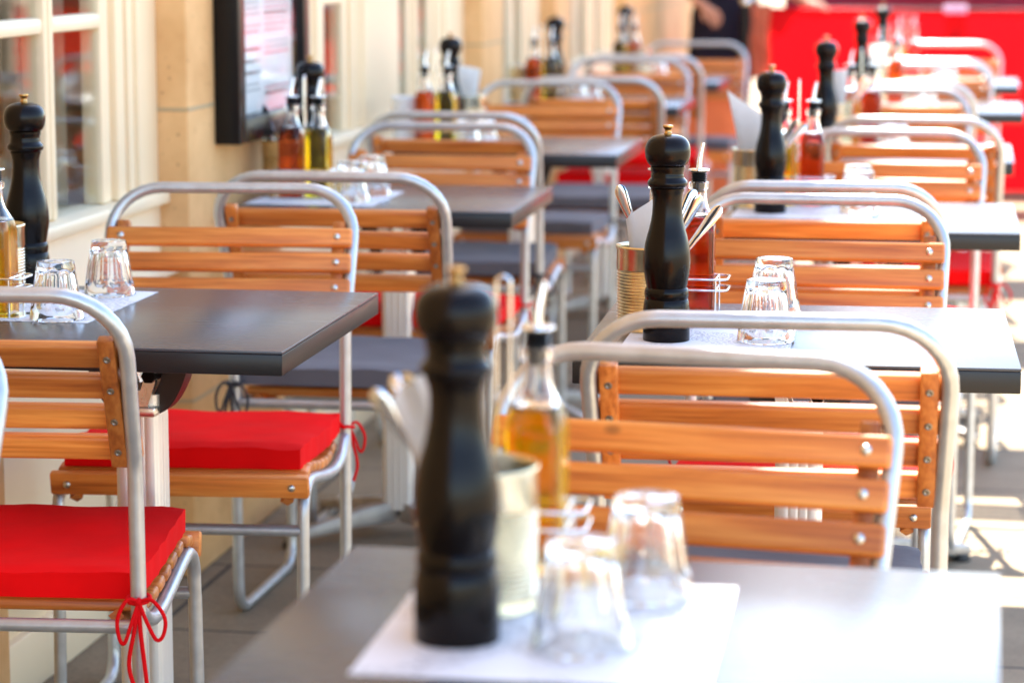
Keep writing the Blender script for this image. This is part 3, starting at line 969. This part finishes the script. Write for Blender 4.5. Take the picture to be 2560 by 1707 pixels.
def rack_mesh():
    D = {}
    bm = bmesh.new()
    L, W = .060, .031
    for z in (.043, .059):
        pts = fillet([(0, -W, z), (L + .016, -W, z), (L + .016, W, z), (-L - .016, W, z), (-L - .016, -W, z), (0, -W, z)], .010, 4)
        tube(bm, pts[:-1], .0017, 8, closed=True)
        for s in (-1, 1):
            tube(bm, [(s * L * .98, -W, z), (s * L * .98, W, z)], .0014, 6)
    for sx in (-1, 1):
        for sy in (-1, 1):
            tube(bm, [(sx * L * .98, sy * W, .0018), (sx * L * .98, sy * W, .059)], .0016, 6)
    D['frame'] = mesh(bm, 'rack_frame', 60)
    bm = bmesh.new(); box(bm, -L - .014, L + .014, -W - .002, W + .002, .0002, .0016, .0006, 1)
    D['base'] = mesh(bm, 'rack_base', 40)
    bm = bmesh.new()
    tube(bm, fillet([(0, -.0062, .0018), (0, -.0062, .262), (0, .0062, .262), (0, .0062, .0018)], .006, 6), .0018, 8)
    D['handle'] = mesh(bm, 'rack_handle', 60)
    return D
RK = rack_mesh()
def rack(x, y, label, rz=0.0, z=.7508, turned=False):
    t = empty('cruet_rack', (x, y, z), rz)
    tag(t, label, 'cruet rack', 'chrome wire cruet racks on the tables')
    link('rack_frame', RK['frame'], M['chrome'], t); link('rack_base', RK['base'], M['chrome'], t); link('rack_handle', RK['handle'], M['chrome'], t, None, (0, 0, R(90) if turned else 0))

def can_mesh():
    bm = bmesh.new()
    r0, h = .0495, .122
    pr = [(0, .003), (r0 - .003, .003), (r0 - .001, 0), (r0 + .0008, .0012), (r0 + .0008, .004), (r0, .0052)]
    z = .014
    pr.append((r0, z))
    n = 16
    while n > 0:
        for k in range(6):
            zz = z + (.088 - .014) / 16 * k / 6
            pr.append((r0 - .0012 + .0012 * math.cos(2 * PI * k / 6), zz))
        z += (.088 - .014) / 16; n -= 1
    pr += [(r0, .0885), (r0, .116), (r0 + .0012, .1185), (r0 + .0014, .1205), (r0 + .0002, h), (r0 - .001, .1205), (r0 - .0012, .116), (r0 - .0016, .006), (0, .006)]
    lathe(bm, pr, 56)
    return mesh(bm, 'tin_can', 50)
ME_CAN = can_mesh()
def can(x, y, label, rz=0.0, z=.7506):
    o = link('tin_can', ME_CAN, M['tin'], None, (x, y, z), (0, 0, rz))
    tag(o, label, 'tin can', 'ribbed tin cans holding cutlery')

def cutlery_mesh(kind):
    """handle upwards, standing on its working end at the origin"""
    bm = bmesh.new()
    st = [(0, .002, .0008), (.010, .008, .0009), (.05, .010, .0011), (.085, .0085, .0014), (.098, .0035, .0018), (.12, .0032, .0019), (.15, .0048, .0020), (.175, .0072, .0019), (.192, .0084, .0017), (.199, .0072, .0015), (.203, .0035, .0011)]
    if kind == 'spoon':
        st = [(0, .004, .0009), (.008, .012, .0010), (.024, .0185, .0011), (.045, .0165, .0012), (.060, .006, .0016), (.075, .0032, .0019), (.11, .0034, .0019), (.15, .0054, .0018), (.180, .0082, .0016), (.193, .0086, .0015), (.200, .0070, .0013), (.204, .0032, .0010)]
    prev = None
    for (z, w, h) in st:
        n = 10
        ring = [bm.verts.new((w * math.cos(2 * PI * k / n), h * math.sin(2 * PI * k / n) + (.004 * (z - .1) / .1) ** 2 * 60, z)) for k in range(n)]
        if prev:
            for k in range(n): bm.faces.new((prev[k], prev[(k + 1) % n], ring[(k + 1) % n], ring[k]))
        else: bm.faces.new(ring)
        prev = ring
    bm.faces.new(prev)
    for v in bm.verts: v.co.z *= 1.06
    return mesh(bm, kind, 60)
CUT = {k: cutlery_mesh(k) for k in ('knife', 'spoon')}
def cutlery(cx, cy, kind, top, label, z=.757, mat=None, roll=0.0):
    """top = offset of the handle's end from the can's centre (x, y); the foot leans on the opposite inside"""
    tx, ty = top
    v = Vector((tx, ty)); l = v.length
    foot = Vector((cx, cy)) - v / max(l, 1e-4) * min(.034, l * .6)
    f = Vector((foot.x, foot.y, z))
    hd = Vector((cx + tx, cy + ty, 0)) - Vector((foot.x, foot.y, 0))
    L = .216
    hh = math.sqrt(max(.0001, L * L - hd.length_squared))
    d = Vector((hd.x, hd.y, hh)).normalized()
    q = Vector((0, 0, 1)).rotation_difference(d) @ Quaternion((0, 0, 1), roll)
    o = link(kind, CUT[kind], None, None, f, q.to_euler())
    if len(CUT[kind].materials) == 0: CUT[kind].materials.append(M['cutlery'])
    if mat:
        o.material_slots[0].link = 'OBJECT'; o.material_slots[0].material = mat
    tag(o, label, kind, 'cutlery standing in the tin cans')

def napkin(cx, cy, label, xl, xr, zl, zr, dy=0.0, z=.757, depth=.022, rz=0.0):
    """a paper napkin rolled to a cone in the can: open slanted top from (xl, zl) to (xr, zr) beside the can's axis"""
    bm = bmesh.new()
    nu, nv = 40, 16
    g = []
    mx_, hw = (xl + xr) / 2, (xr - xl) / 2
    for jj in range(nv + 1):
        t = jj / nv
        row = []
        for i in range(nu + 1):
            a = .5 + (i / nu) * 1.94 * PI
            k = t ** 1.25
            r = (.016 + (hw - .016) * k) * (1 - .10 * i / nu)
            x = mx_ * k + r * math.cos(a)
            y = dy * t + (.016 + (depth - .016) * k) * (1 - .15 * i / nu) * math.sin(a)
            top = (zl + zr) / 2 + (zr - zl) / 2 * math.cos(a)
            x += .0022 * math.sin(3.1 * a + 4 * t) * t; y += .0022 * math.sin(4.3 * a + 2 * t) * t
            row.append(bm.verts.new((x, y, top * t)))
        g.append(row)
    for jj in range(nv):
        for i in range(nu):
            bm.faces.new((g[jj][i], g[jj][i + 1], g[jj + 1][i + 1], g[jj + 1][i]))
    bmesh.ops.solidify(bm, geom=bm.faces[:], thickness=.0008)
    o = link('paper_napkin', mesh(bm, 'paper_napkin', 60), M['napkin'], None, (cx, cy, z), (0, 0, rz))
    tag(o, label, 'napkin', 'paper napkins in the tin cans')

bm = bmesh.new(); box(bm, -.14, .14, -.16, .16, 0, .0006, .0002, 1); ME_MAT = mesh(bm, 'placemat', 0)
def placemat(x, y, label, rz=0.0, sx=1, sy=1, z=.7501):
    o = link('placemat', ME_MAT, M['placemat'], None, (x, y, z), (0, 0, rz)); o.scale = (sx, sy, 1)
    tag(o, label, 'placemat', 'printed paper placemats')

# ------------------------------------------------------------------ left row along the wall
LT = [(-1.205, 3.405, 4.015), (-1.21, 5.265, 5.83), (-1.185, 6.72, 7.32), (-1.24, 8.71, 9.30), (-1.245, 10.2, 10.8)]
for i, (cx, a, b) in enumerate(LT):
    table(cx, a, b, .595, R(.3), 'dark bistro table with scratched edge, %s from the camera in the left row' % ORD[i])
RT = [(-.256, 1.70, 2.30, .588), (-.221, 3.425, 3.99, .592), (-.185, 5.04, 5.62, .59), (-.168, 6.67, 7.26, .59), (-.105, 8.56, 9.15, .59), (-.09, 10.14, 10.74, .59)]
RTR = [-.8, 1.6, .6, 0, 0, 0]
for i, (cx, a, b, w) in enumerate(RT):
    table(cx, a, b, w, R(RTR[i]), 'bistro table with pale glare on its top, %s from the camera in the right row' % ORD[i])

def CL(col, face, n, row):
    w = 'facing us' if face == 'A' else 'back turned to us'
    return 'slatted wooden chair with %s cushion, %s, at %s table of %s row' % (col, w, ORD[n], row), \
           '%s cushion on the chair %s at %s table of %s row' % (col, w, ORD[n], row)
LCH = [(-1.236, 3.045, 5.2, 'red', 'B', 0), (-1.269, 4.455, 185, 'red', 'A', 0), (-1.157, 4.695, 1.2, 'grey', 'B', 1), (-1.205, 6.03, 180, 'red', 'A', 1),
       (-1.262, 6.40, -.6, 'grey', 'B', 2), (-1.25, 7.90, 181, 'grey', 'A', 2), (-1.15, 8.12, .6, 'grey', 'B', 3), (-1.20, 9.45, 180, 'red', 'A', 3), (-1.185, 9.72, 0, 'red', 'B', 4), (-1.12, 11.0, 180, 'grey', 'A', 4)]
for cx, y, rz, col, f, n in LCH:
    a, b = CL(col, f, n, 'left'); chair(cx, y, R(rz), col, a, b, 1.025)
CUT_CHAIR = chair(-1.267, 2.78, R(178), None, 'slatted chair at the far left edge, only its metal post in the picture', None, 1.0)
RCH = [(-.268, 2.715, 180 - 7, 'grey', 'A', 0), (-.217, 2.988, 2.0, 'grey', 'B', 1), (-.238, 4.425, 180, 'red', 'A', 1), (-.245, 4.655, 2.5, 'grey', 'B', 2), (-.165, 5.99, 180 - 4, 'red', 'A', 2),
       (-.122, 6.42, -3, 'red', 'B', 3), (-.2, 7.72, 180, 'grey', 'A', 3), (-.183, 8.0, 0, 'red', 'B', 4), (-.125, 9.3, 180, 'grey', 'A', 4), (-.118, 9.55, 0, 'red', 'B', 5), (-.07, 11.15, 180, 'red', 'A', 5)]
for cx, y, rz, col, f, n in RCH:
    a, b = CL(col, f, n, 'right'); chair(cx, y, R(rz), col, a, b)

def setting(row, n, mx, my, canp, rackp, gl, mats, cut=(), nap=None, kinds=('oil', 'vinegar'), rz_rack=0.0, msc=1.0):
    w = 'on %s table of %s row' % (ORD[n], row)
    first = row == 'right' and n == 0
    mill(mx, my, 'tall dark turned pepper mill with brass knob ' + w, msc, wide=1.06 if first else 1.0)
    if canp: can(canp[0], canp[1], 'ribbed tin can without its label ' + w, random.uniform(0, 6))
    if rackp:
        x, y = rackp
        rack(x, y, 'chrome wire cruet rack for two bottles ' + w, rz_rack, turned=first)
        for s, k in ((-1, kinds[0]), (1, kinds[1])):
            if k is None: continue
            dx, dy = s * .030 * math.cos(rz_rack), s * .030 * math.sin(rz_rack)
            bottle(x + dx, y + dy, k, ('square bottle of golden olive oil ' if 'oil' in k else 'square bottle of dark red vinegar ') + w, rz_rack + random.uniform(-.1, .1))
    for i, g in enumerate(gl):
        tumbler(g[0], g[1], ('nearer ' if i == 0 else 'farther ') + 'upturned faceted glass of the pair ' + w, random.uniform(0, 1))
    for i, (x, y, rz, sx, sy) in enumerate(mats):
        placemat(x, y, 'white printed paper placemat ' + w, R(rz), sx, sy)
    for kind, top, lab, mat in cut:
        cutlery(canp[0], canp[1], kind, top, lab + ' in tin ' + w, mat=mat, roll=random.uniform(-.5, .5))
    if nap: napkin(canp[0], canp[1], 'white paper napkin folded in tin ' + w, *nap)

setting('left', 0, -1.466, 3.95, (-1.468, 3.80), (-1.440, 3.665), [(-1.311, 3.645), (-1.320, 3.915)], [(-1.395, 3.79, 0, 1.0, 1.08)], kinds=(None, 'lowoil'), rz_rack=0, msc=1.04)
setting('left', 1, -1.425, 5.63, (-1.465, 5.55), (-1.405, 5.50), [(-1.285, 5.42), (-1.270, 5.56)], [(-1.36, 5.50, 0, 1.0, 1.0)],
        cut=[('knife', (-.06, -.03), 'steel knife leaning left', None), ('spoon', (-.035, -.05), 'steel spoon leaning towards us', None), ('knife', (-.075, .0), 'black handled knife leaning far left', M['blackplastic'])],
        kinds=('vinegar', 'oil'))
setting('left', 2, -1.395, 7.08, (-1.372, 7.20), (-1.400, 6.90), [(-1.31, 6.88), (-1.28, 6.96)], [(-1.38, 6.98, 0, 1, 1)],
        cut=[('knife', (-.05, -.03), 'steel knife leaning left', None)], nap=(-.030, .045, .20, .185), kinds=('vinegar', 'oil'))
o = link('tin_can', with_mat(ME_CAN, M['napkin']), None, None, (-1.487, 6.95, .7506)); o.scale = (.9, .9, 1.08)
tag(o, 'tin can wrapped in white paper on third table of left row', 'tin can', 'ribbed tin cans holding cutlery')
setting('left', 3, -1.40, 8.98, (-1.50, 8.9), (-1.425, 8.86), [(-1.30, 8.84), (-1.27, 8.95)], [(-1.4, 8.95, 0, 1, 1)], kinds=('fullvin', 'oil'))
setting('left', 4, -1.35, 10.5, (-1.29, 10.42), (-1.33, 10.40), [(-1.2, 10.36)], [], kinds=('oil', 'vinegar'))

B = M['blackplastic']
setting('right', 0, -.390, 1.998, (-.392, 2.105), (-.394, 2.235), [(-.288, 1.992), (-.258, 2.165)], [(-.318, 2.045, 1, .985, .99)],
        cut=[('knife', (-.088, -.012), 'steel knife leaning far left', None), ('spoon', (-.075, .012), 'steel spoon leaning left', None), ('knife', (-.060, -.018), 'steel knife leaning least to the left', None)],
        nap=(-.078, -.018, .165, .215), kinds=(None, 'fulloil'), rz_rack=R(2))
setting('right', 1, -.403, 3.600, (-.437, 3.700), (-.413, 3.835), [(-.265, 3.612), (-.272, 3.862)], [(-.345, 3.68, 1, .83, 1.0)],
        cut=[('knife', (-.046, -.014), 'steel knife handle leaning left and lowest', None), ('knife', (-.052, .025), 'steel knife handle leaning left and bluish', None), ('spoon', (.098, .012), 'steel spoon handle leaning far right', None), ('knife', (.072, -.010), 'steel knife handle leaning right', None), ('spoon', (.060, .02), 'steel spoon handle tucked right', None)],
        nap=(-.040, .020, .150, .195), kinds=('lowoil', 'vinegar'))
setting('right', 2, -.388, 5.355, (-.425, 5.46), (-.342, 5.52), [(-.205, 5.36), (-.215, 5.50)], [(-.32, 5.40, 0, 1, 1)],
        cut=[('knife', (.085, -.02), 'steel knife leaning right', None), ('knife', (.060, -.03), 'black handled knife leaning right', B), ('spoon', (.100, .01), 'steel spoon leaning far right', None)],
        nap=(-.068, .034, .238, .165), kinds=('oil', 'vinegar'))
setting('right', 3, -.364, 7.00, (-.338, 7.08), (-.275, 7.12), [(-.19, 6.95), (-.18, 7.05)], [(-.3, 6.98, 0, 1, 1)],
        cut=[('knife', (.075, -.01), 'steel knife leaning right', None), ('spoon', (.090, .0), 'steel spoon leaning far right', None)],
        nap=(-.030, .034, .195, .205), kinds=('oil', 'vinegar'))
setting('right', 4, -.345, 8.93, (-.305, 8.98), (-.262, 9.03), [(-.16, 8.78), (-.13, 8.9)], [(-.25, 8.88, 0, 1, 1)],
        cut=[('knife', (.055, -.01), 'steel knife leaning right', None)], nap=(-.02, .05, .19, .20), kinds=('oil', 'vinegar'))
setting('right', 5, -.325, 10.5, (-.275, 10.55), (-.235, 10.52), [(-.1, 10.35), (-.07, 10.5)], [(-.2, 10.45, 0, 1, 1)], kinds=('oil', 'vinegar'))

# ------------------------------------------------------------------ red barrier closing the terrace
bar = empty('canvas_barrier', (0, 13.0, 0))
tag(bar, 'long bright red canvas wind barrier between black posts at the far end', 'barrier')
bm = bmesh.new()
nx, nz = 60, 10
x0, x1, z0, z1 = -.958, 1.62, .085, .972
vv = {}
for i in range(nx + 1):
    for j in range(nz + 1):
        x = x0 + (x1 - x0) * i / nx; z = z0 + (z1 - z0) * j / nz
        sag = -.010 * math.sin(PI * i / nx) * (j / nz)
        vv[i, j] = bm.verts.new((x, .008 * math.sin(i * .55) * (1 - abs(2 * j / nz - 1)) + .004 * math.sin(i * .21 + j), z + sag))
for i in range(nx):
    for j in range(nz):
        bm.faces.new((vv[i, j], vv[i + 1, j], vv[i + 1, j + 1], vv[i, j + 1]))
bmesh.ops.solidify(bm, geom=bm.faces[:], thickness=.0015)
link('canvas', mesh(bm, 'canvas', 60), M['canvas'], bar)
bm = bmesh.new(); tube(bm, [(-1.075, .012, .962), (1.7, .012, .962)], .008, 10); link('rail', mesh(bm, 'rail'), M['black_paint'], bar)
for px in (-1.075, 1.68):
    bm = bmesh.new()
    lathe(bm, [(0, 0), (.17, 0), (.17, .008), (.05, .022), (.026, .03), (.024, .04), (.024, .985), (0, .985)], 28, loc=(px, 0, 0))
    p = link('post', mesh(bm, 'post', 50), M['black_paint'], bar)
    bm = bmesh.new()
    lathe(bm, [(0, .985), (.026, .985), (.030, .995), (.030, 1.010), (.022, 1.022), (0, 1.027)], 24, loc=(px, 0, 0))
    link('cap', mesh(bm, 'cap', 50), M['chrome'], p)

# cloths: one hanging over the rail beside the post, one lilac on the rail
def drape(name, x0, x1, za, zb, mat, label, cat, seed, y=13.0):
    rd = random.Random(seed)
    bm = bmesh.new(); n = 24; m = 12; g = []
    path = [(-.030, za), (-.026, za + .3 * (.972 - za)), (-.020, za + .7 * (.972 - za)), (-.0145, .972), (0, .9865), (.0145, .972), (.020, zb + .6 * (.972 - zb)), (.026, zb)]
    pts = smooth_path([(0, a, b) for a, b in path], 4)
    ph = rd.uniform(0, 6)
    for p in pts:
        k = min(1, abs(p.z - .99) / .1)
        g.append([bm.verts.new((x0 + (x1 - x0) * i / n + .006 * k * math.sin(p.z * 22 + i), p.y + (.007 * math.sin(i * .9 + ph) - .006) * k * (1 if p.y < 0 else -1), p.z + .004 * math.sin(i * .7) * k)) for i in range(n + 1)])
    for a, b in zip(g[:-1], g[1:]):
        for i in range(n): bm.faces.new((a[i], a[i + 1], b[i + 1], b[i]))
    bmesh.ops.solidify(bm, geom=bm.faces[:], thickness=.002)
    o = link(name, mesh(bm, name, 60), mat, None, (0, y, 0))
    tag(o, label, cat)
M['salmon'] = plain('salmon_cloth', (0.72, 0.22, 0.12), 0.85, noise=.1, nscale=15)
drape('hanging_cloth', -1.047, -.953, .63, .75, M['salmon'], 'salmon cloth hanging over the rail between black post and red canvas', 'cloth', 1)
drape('folded_cloth', -.11, .0, .948, .85, M['lilac'], 'lilac and white cloth folded over the top of the red barrier', 'cloth', 2)

# a long table with a maroon cloth behind the barrier
bm = bmesh.new()
n = 120; pr = []
def rim(k, z, grow):
    t = k / n * 4
    s, u = int(t) % 4, t % 1
    w, d = 1.35 + grow, .36 + grow
    c = [(-w, -d), (w, -d), (w, d), (-w, d)]
    a, b = c[s], c[(s + 1) % 4]
    f = .012 * math.sin(k * 1.9) * (grow > 0) * 2
    return (a[0] + (b[0] - a[0]) * u + f * .3, a[1] + (b[1] - a[1]) * u + f, z)
rows = [[bm.verts.new(rim(k, z, g)) for k in range(n)] for z, g in ((1.02, -.02), (1.028, 0), (1.015, .012), (.6, .03), (.06, .05))]
bm.faces.new(rows[0])
for a, b in zip(rows[:-1], rows[1:]):
    for k in range(n): bm.faces.new((a[k], a[(k + 1) % n], b[(k + 1) % n], b[k]))
t = empty('draped_counter', (.42, 14.3, 0))
tag(t, 'tall counter under a maroon cloth behind the red barrier', 'counter')
link('cloth_cover', mesh(bm, 'cloth_cover', 40), M['maroon'], t)
bm = bmesh.new()
box(bm, -1.32, 1.32, -.33, .33, .985, 1.012, .003)
for sx in (-1.28, 1.28):
    for sy in (-.29, .29): box(bm, sx - .025, sx + .025, sy - .025, sy + .025, 0, .984, .003)
link('counter_frame', mesh(bm, 'counter_frame', 40), M['wood_z'], t)

# ------------------------------------------------------------------ person standing at the far end
def planter():
    t = empty('planter', (-1.185, 12.45, 0))
    tag(t, 'tall tapered terracotta planter beside the black barrier post', 'planter')
    bm = bmesh.new()
    lathe(bm, [(0, 0), (.118, 0), (.122, .004), (.150, .50), (.150, .545), (.166, .549), (.168, .60), (.164, .607), (.148, .607), (.142, .55), (0, .55)], 48, lambda th, i, r, z: r * (abs(math.cos(th)) ** 8 + abs(math.sin(th)) ** 8) ** (-1 / 8) * .86)
    link('pot', mesh(bm, 'pot', 35), plain('terracotta', (0.62, 0.15, 0.05), 0.85, noise=.15, nscale=9), t)
    bm = bmesh.new()
    lathe(bm, [(.124, .552), (.08, .575), (.04, .572), (0, .58)], 24)
    link('soil', mesh(bm, 'soil', 60), plain('potting_soil', (0.03, 0.02, 0.013), 0.95, noise=.4, nscale=60, bump=.8, bscale=60), t)
planter()

def person():
    px, py = -1.19, 13.22
    t = empty('person', (px, py, 0))
    tag(t, 'person in a navy dress standing at the barrier post, one hand on the rail', 'person')
    J = {}; Rr = {}; E = []
    def j(n, p, r, par=None):
        J[n] = len(J); Rr[n] = r; pts.append(p)
        if par: E.append((J[par], J[n]))
    pts = []
    j('pelvis', (0, 0, .93), (.145, .105))
    j('waist', (0, .005, 1.07), (.120, .088), 'pelvis')
    j('chest', (0, .005, 1.23), (.140, .100), 'waist')
    j('upper', (0, .0, 1.36), (.125, .08), 'chest')
    j('neck', (0, -.005, 1.43), (.048, .048), 'upper')
    j('neck2', (0, -.015, 1.475), (.046, .048), 'neck')
    j('jaw', (0, -.035, 1.515), (.060, .068), 'neck2')
    j('head', (0, -.025, 1.575), (.073, .090), 'jaw')
    j('crown', (0, -.018, 1.640), (.066, .082), 'head')
    j('nose', (0, -.112, 1.560), (.012, .012), 'head')
    for s in (-1, 1):
        q = 'L' if s < 0 else 'R'
        j('hip' + q, (s * .085, 0, .86), (.085, .085), 'pelvis')
        j('knee' + q, (s * .072, -.012, .485), (.052, .054), 'hip' + q)
        j('calf' + q, (s * .070, .012, .345), (.050, .054), 'knee' + q)
        j('ankle' + q, (s * .066, .02, .095), (.031, .034), 'calf' + q)
        j('heel' + q, (s * .066, .028, .045), (.032, .034), 'ankle' + q)
        j('toe' + q, (s * .080, -.11, .030), (.034, .022), 'heel' + q)
    # right arm reaching to the rail, left hand on the hip
    def arm(q, sh, el, wr, palm, fdir, side, thumb):
        j('sh' + q, sh, (.052, .052), 'upper')
        j('el' + q, el, (.037, .038), 'sh' + q)
        j('wr' + q, wr, (.026, .024), 'el' + q)
        j('pa' + q, palm, (.034, .018), 'wr' + q)
        P, f, s_ = Vector(palm), Vector(fdir).normalized(), Vector(side).normalized()
        for k, (o, ln) in enumerate(((-.027, .062), (-.009, .074), (.009, .070), (.026, .055))):
            a = P + s_ * o + f * .030
            b = a + f * ln * .5
            c = b + (f * .75 + Vector((0, 0, -.65))).normalized() * ln * .5
            j('k%d' % k + q, a, (.0092, .0085), 'pa' + q); j('m%d' % k + q, b, (.0086, .008), 'k%d' % k + q); j('t%d' % k + q, c, (.0066, .006), 'm%d' % k + q)
        a = P - s_ * .036 - f * .008
        j('th' + q, a, (.011, .010), 'pa' + q); j('th2' + q, a - s_ * .014 + f * .030, (.009, .009), 'th' + q); j('th3' + q, a - s_ * .010 + f * .055, (.007, .007), 'th2' + q)
    arm('R', (.175, .0, 1.355), (.245, -.06, 1.10), (.375, -.235, 1.018), (.435, -.245, .998), (1, -.15, -.25), (.1, 1, 0), None)
    arm('L', (-.175, .0, 1.355), (-.245, .04, 1.10), (-.125, -.115, .985), (-.075, -.130, .960), (.55, -.12, -.8), (.8, 0, .5), None)
    me = bpy.data.meshes.new('body'); me.from_pydata(pts, E, []); me.update()
    o = link('body', me, M['skin'], t)
    sk = o.modifiers.new('skin', 'SKIN'); sk.use_smooth_shade = True
    names = list(J)
    for n in names:
        o.data.skin_vertices[0].data[J[n]].radius = Rr[n]
    o.data.skin_vertices[0].data[0].use_root = True
    sb = o.modifiers.new('sub', 'SUBSURF'); sb.levels = 2; sb.render_levels = 2
    # dress
    bm = bmesh.new(); rows = []
    for (z, rx, ry, cy) in ((.615, .205, .150, 0), (.70, .195, .142, 0), (.80, .186, .136, 0), (.93, .180, .132, 0), (1.0, .160, .116, .003), (1.07, .142, .104, .005), (1.15, .150, .112, .005), (1.25, .170, .126, .004), (1.33, .165, .110, .002), (1.385, .150, .085, 0), (1.41, .085, .066, -.002)):
        n = 48; k = max(0, (1.0 - z) / .4)
        rows.append([bm.verts.new(((rx + .010 * k * math.cos(9 * a)) * math.cos(a), cy + (ry + .010 * k * math.sin(7 * a)) * math.sin(a), z)) for a in [2 * PI * i / n for i in range(n)]])
    for a, b in zip(rows[:-1], rows[1:]):
        for k in range(len(a)): bm.faces.new((a[k], a[(k + 1) % len(a)], b[(k + 1) % len(a)], b[k]))
    bmesh.ops.solidify(bm, geom=bm.faces[:], thickness=.003)
    link('dress', mesh(bm, 'dress', 60), M['navy'], t)
    bm = bmesh.new()
    lathe(bm, [(.060, -.13), (.082, -.08), (.090, 0), (.086, .05), (.06, .085), (0, .098)], 28)
    for v in bm.verts:
        if v.co.y < -.045: v.co.y = -.045 - (v.co.y + .045) * .1
        v.co = Vector((v.co.x, v.co.y * 1.12 + .0, v.co.z + 1.605))
    link('hair', mesh(bm, 'hair', 60), M['hair'], t)
    for s in (-1, 1):
        bm = bmesh.new()
        box(bm, s * .073 - .044, s * .073 + .044, -.155, .07, 0, .022, .012, 3)
        box(bm, s * .073 - .041, s * .073 + .041, -.14, -.06, .0225, .062, .015, 3)
        link('shoe', mesh(bm, 'shoe', 60), M['shoe'], t)
person()

# ------------------------------------------------------------------ light, sky, camera
SUN_AZ, SUN_EL = 10.9, 55.0           # azimuth to the left of the row's direction
w = bpy.data.worlds.new('World'); S.world = w; w.use_nodes = True
nt = w.node_tree
bg = nt.nodes['Background']
sky = nt.nodes.new('ShaderNodeTexSky'); sky.sky_type = 'NISHITA'
sky.sun_disc = False; sky.sun_elevation = R(SUN_EL); sky.sun_rotation = R(-SUN_AZ)
sky.air_density = 1.0; sky.dust_density = 0.7; sky.ozone_density = 1.0
nt.links.new(sky.outputs[0], bg.inputs['Color']); bg.inputs['Strength'].default_value = 0.13
ld = bpy.data.lights.new('sun', 'SUN'); ld.energy = 4.8; ld.angle = R(.53); ld.color = (1.0, .95, .86)
lo = bpy.data.objects.new('sun', ld); COL.objects.link(lo)
d = Vector((-math.sin(R(SUN_AZ)) * math.cos(R(SUN_EL)), math.cos(R(SUN_AZ)) * math.cos(R(SUN_EL)), math.sin(R(SUN_EL))))
lo.rotation_euler = d.to_track_quat('Z', 'Y').to_euler(); lo.location = (0, 20, 30)

cd = bpy.data.cameras.new('camera'); cam = bpy.data.objects.new('camera', cd); COL.objects.link(cam)
cam.location = (0, 0, 1.305); cam.rotation_euler = (R(90 - 8.755), 0, R(9.804))
cd.sensor_width = 36; cd.lens = 91.84; cd.clip_start = .05; cd.clip_end = 1000
cd.dof.use_dof = True; cd.dof.focus_distance = 3.62; cd.dof.aperture_fstop = 4.3
S.camera = cam

S.view_settings.view_transform = 'Standard'
try: S.view_settings.look = 'None'
except Exception: pass
S.view_settings.exposure = 2.45
pass
S.cycles.max_bounces = 14; S.cycles.transmission_bounces = 14; S.cycles.glossy_bounces = 6; S.cycles.diffuse_bounces = 5; S.cycles.transparent_max_bounces = 16
S.cycles.use_denoising = True
try:
    S.cycles.denoiser = 'OPENIMAGEDENOISE'
except Exception: pass
S.cycles.sample_clamp_indirect = 12.0
S.cycles.caustics_refractive = True; S.cycles.caustics_reflective = True
S.render.film_transparent = False
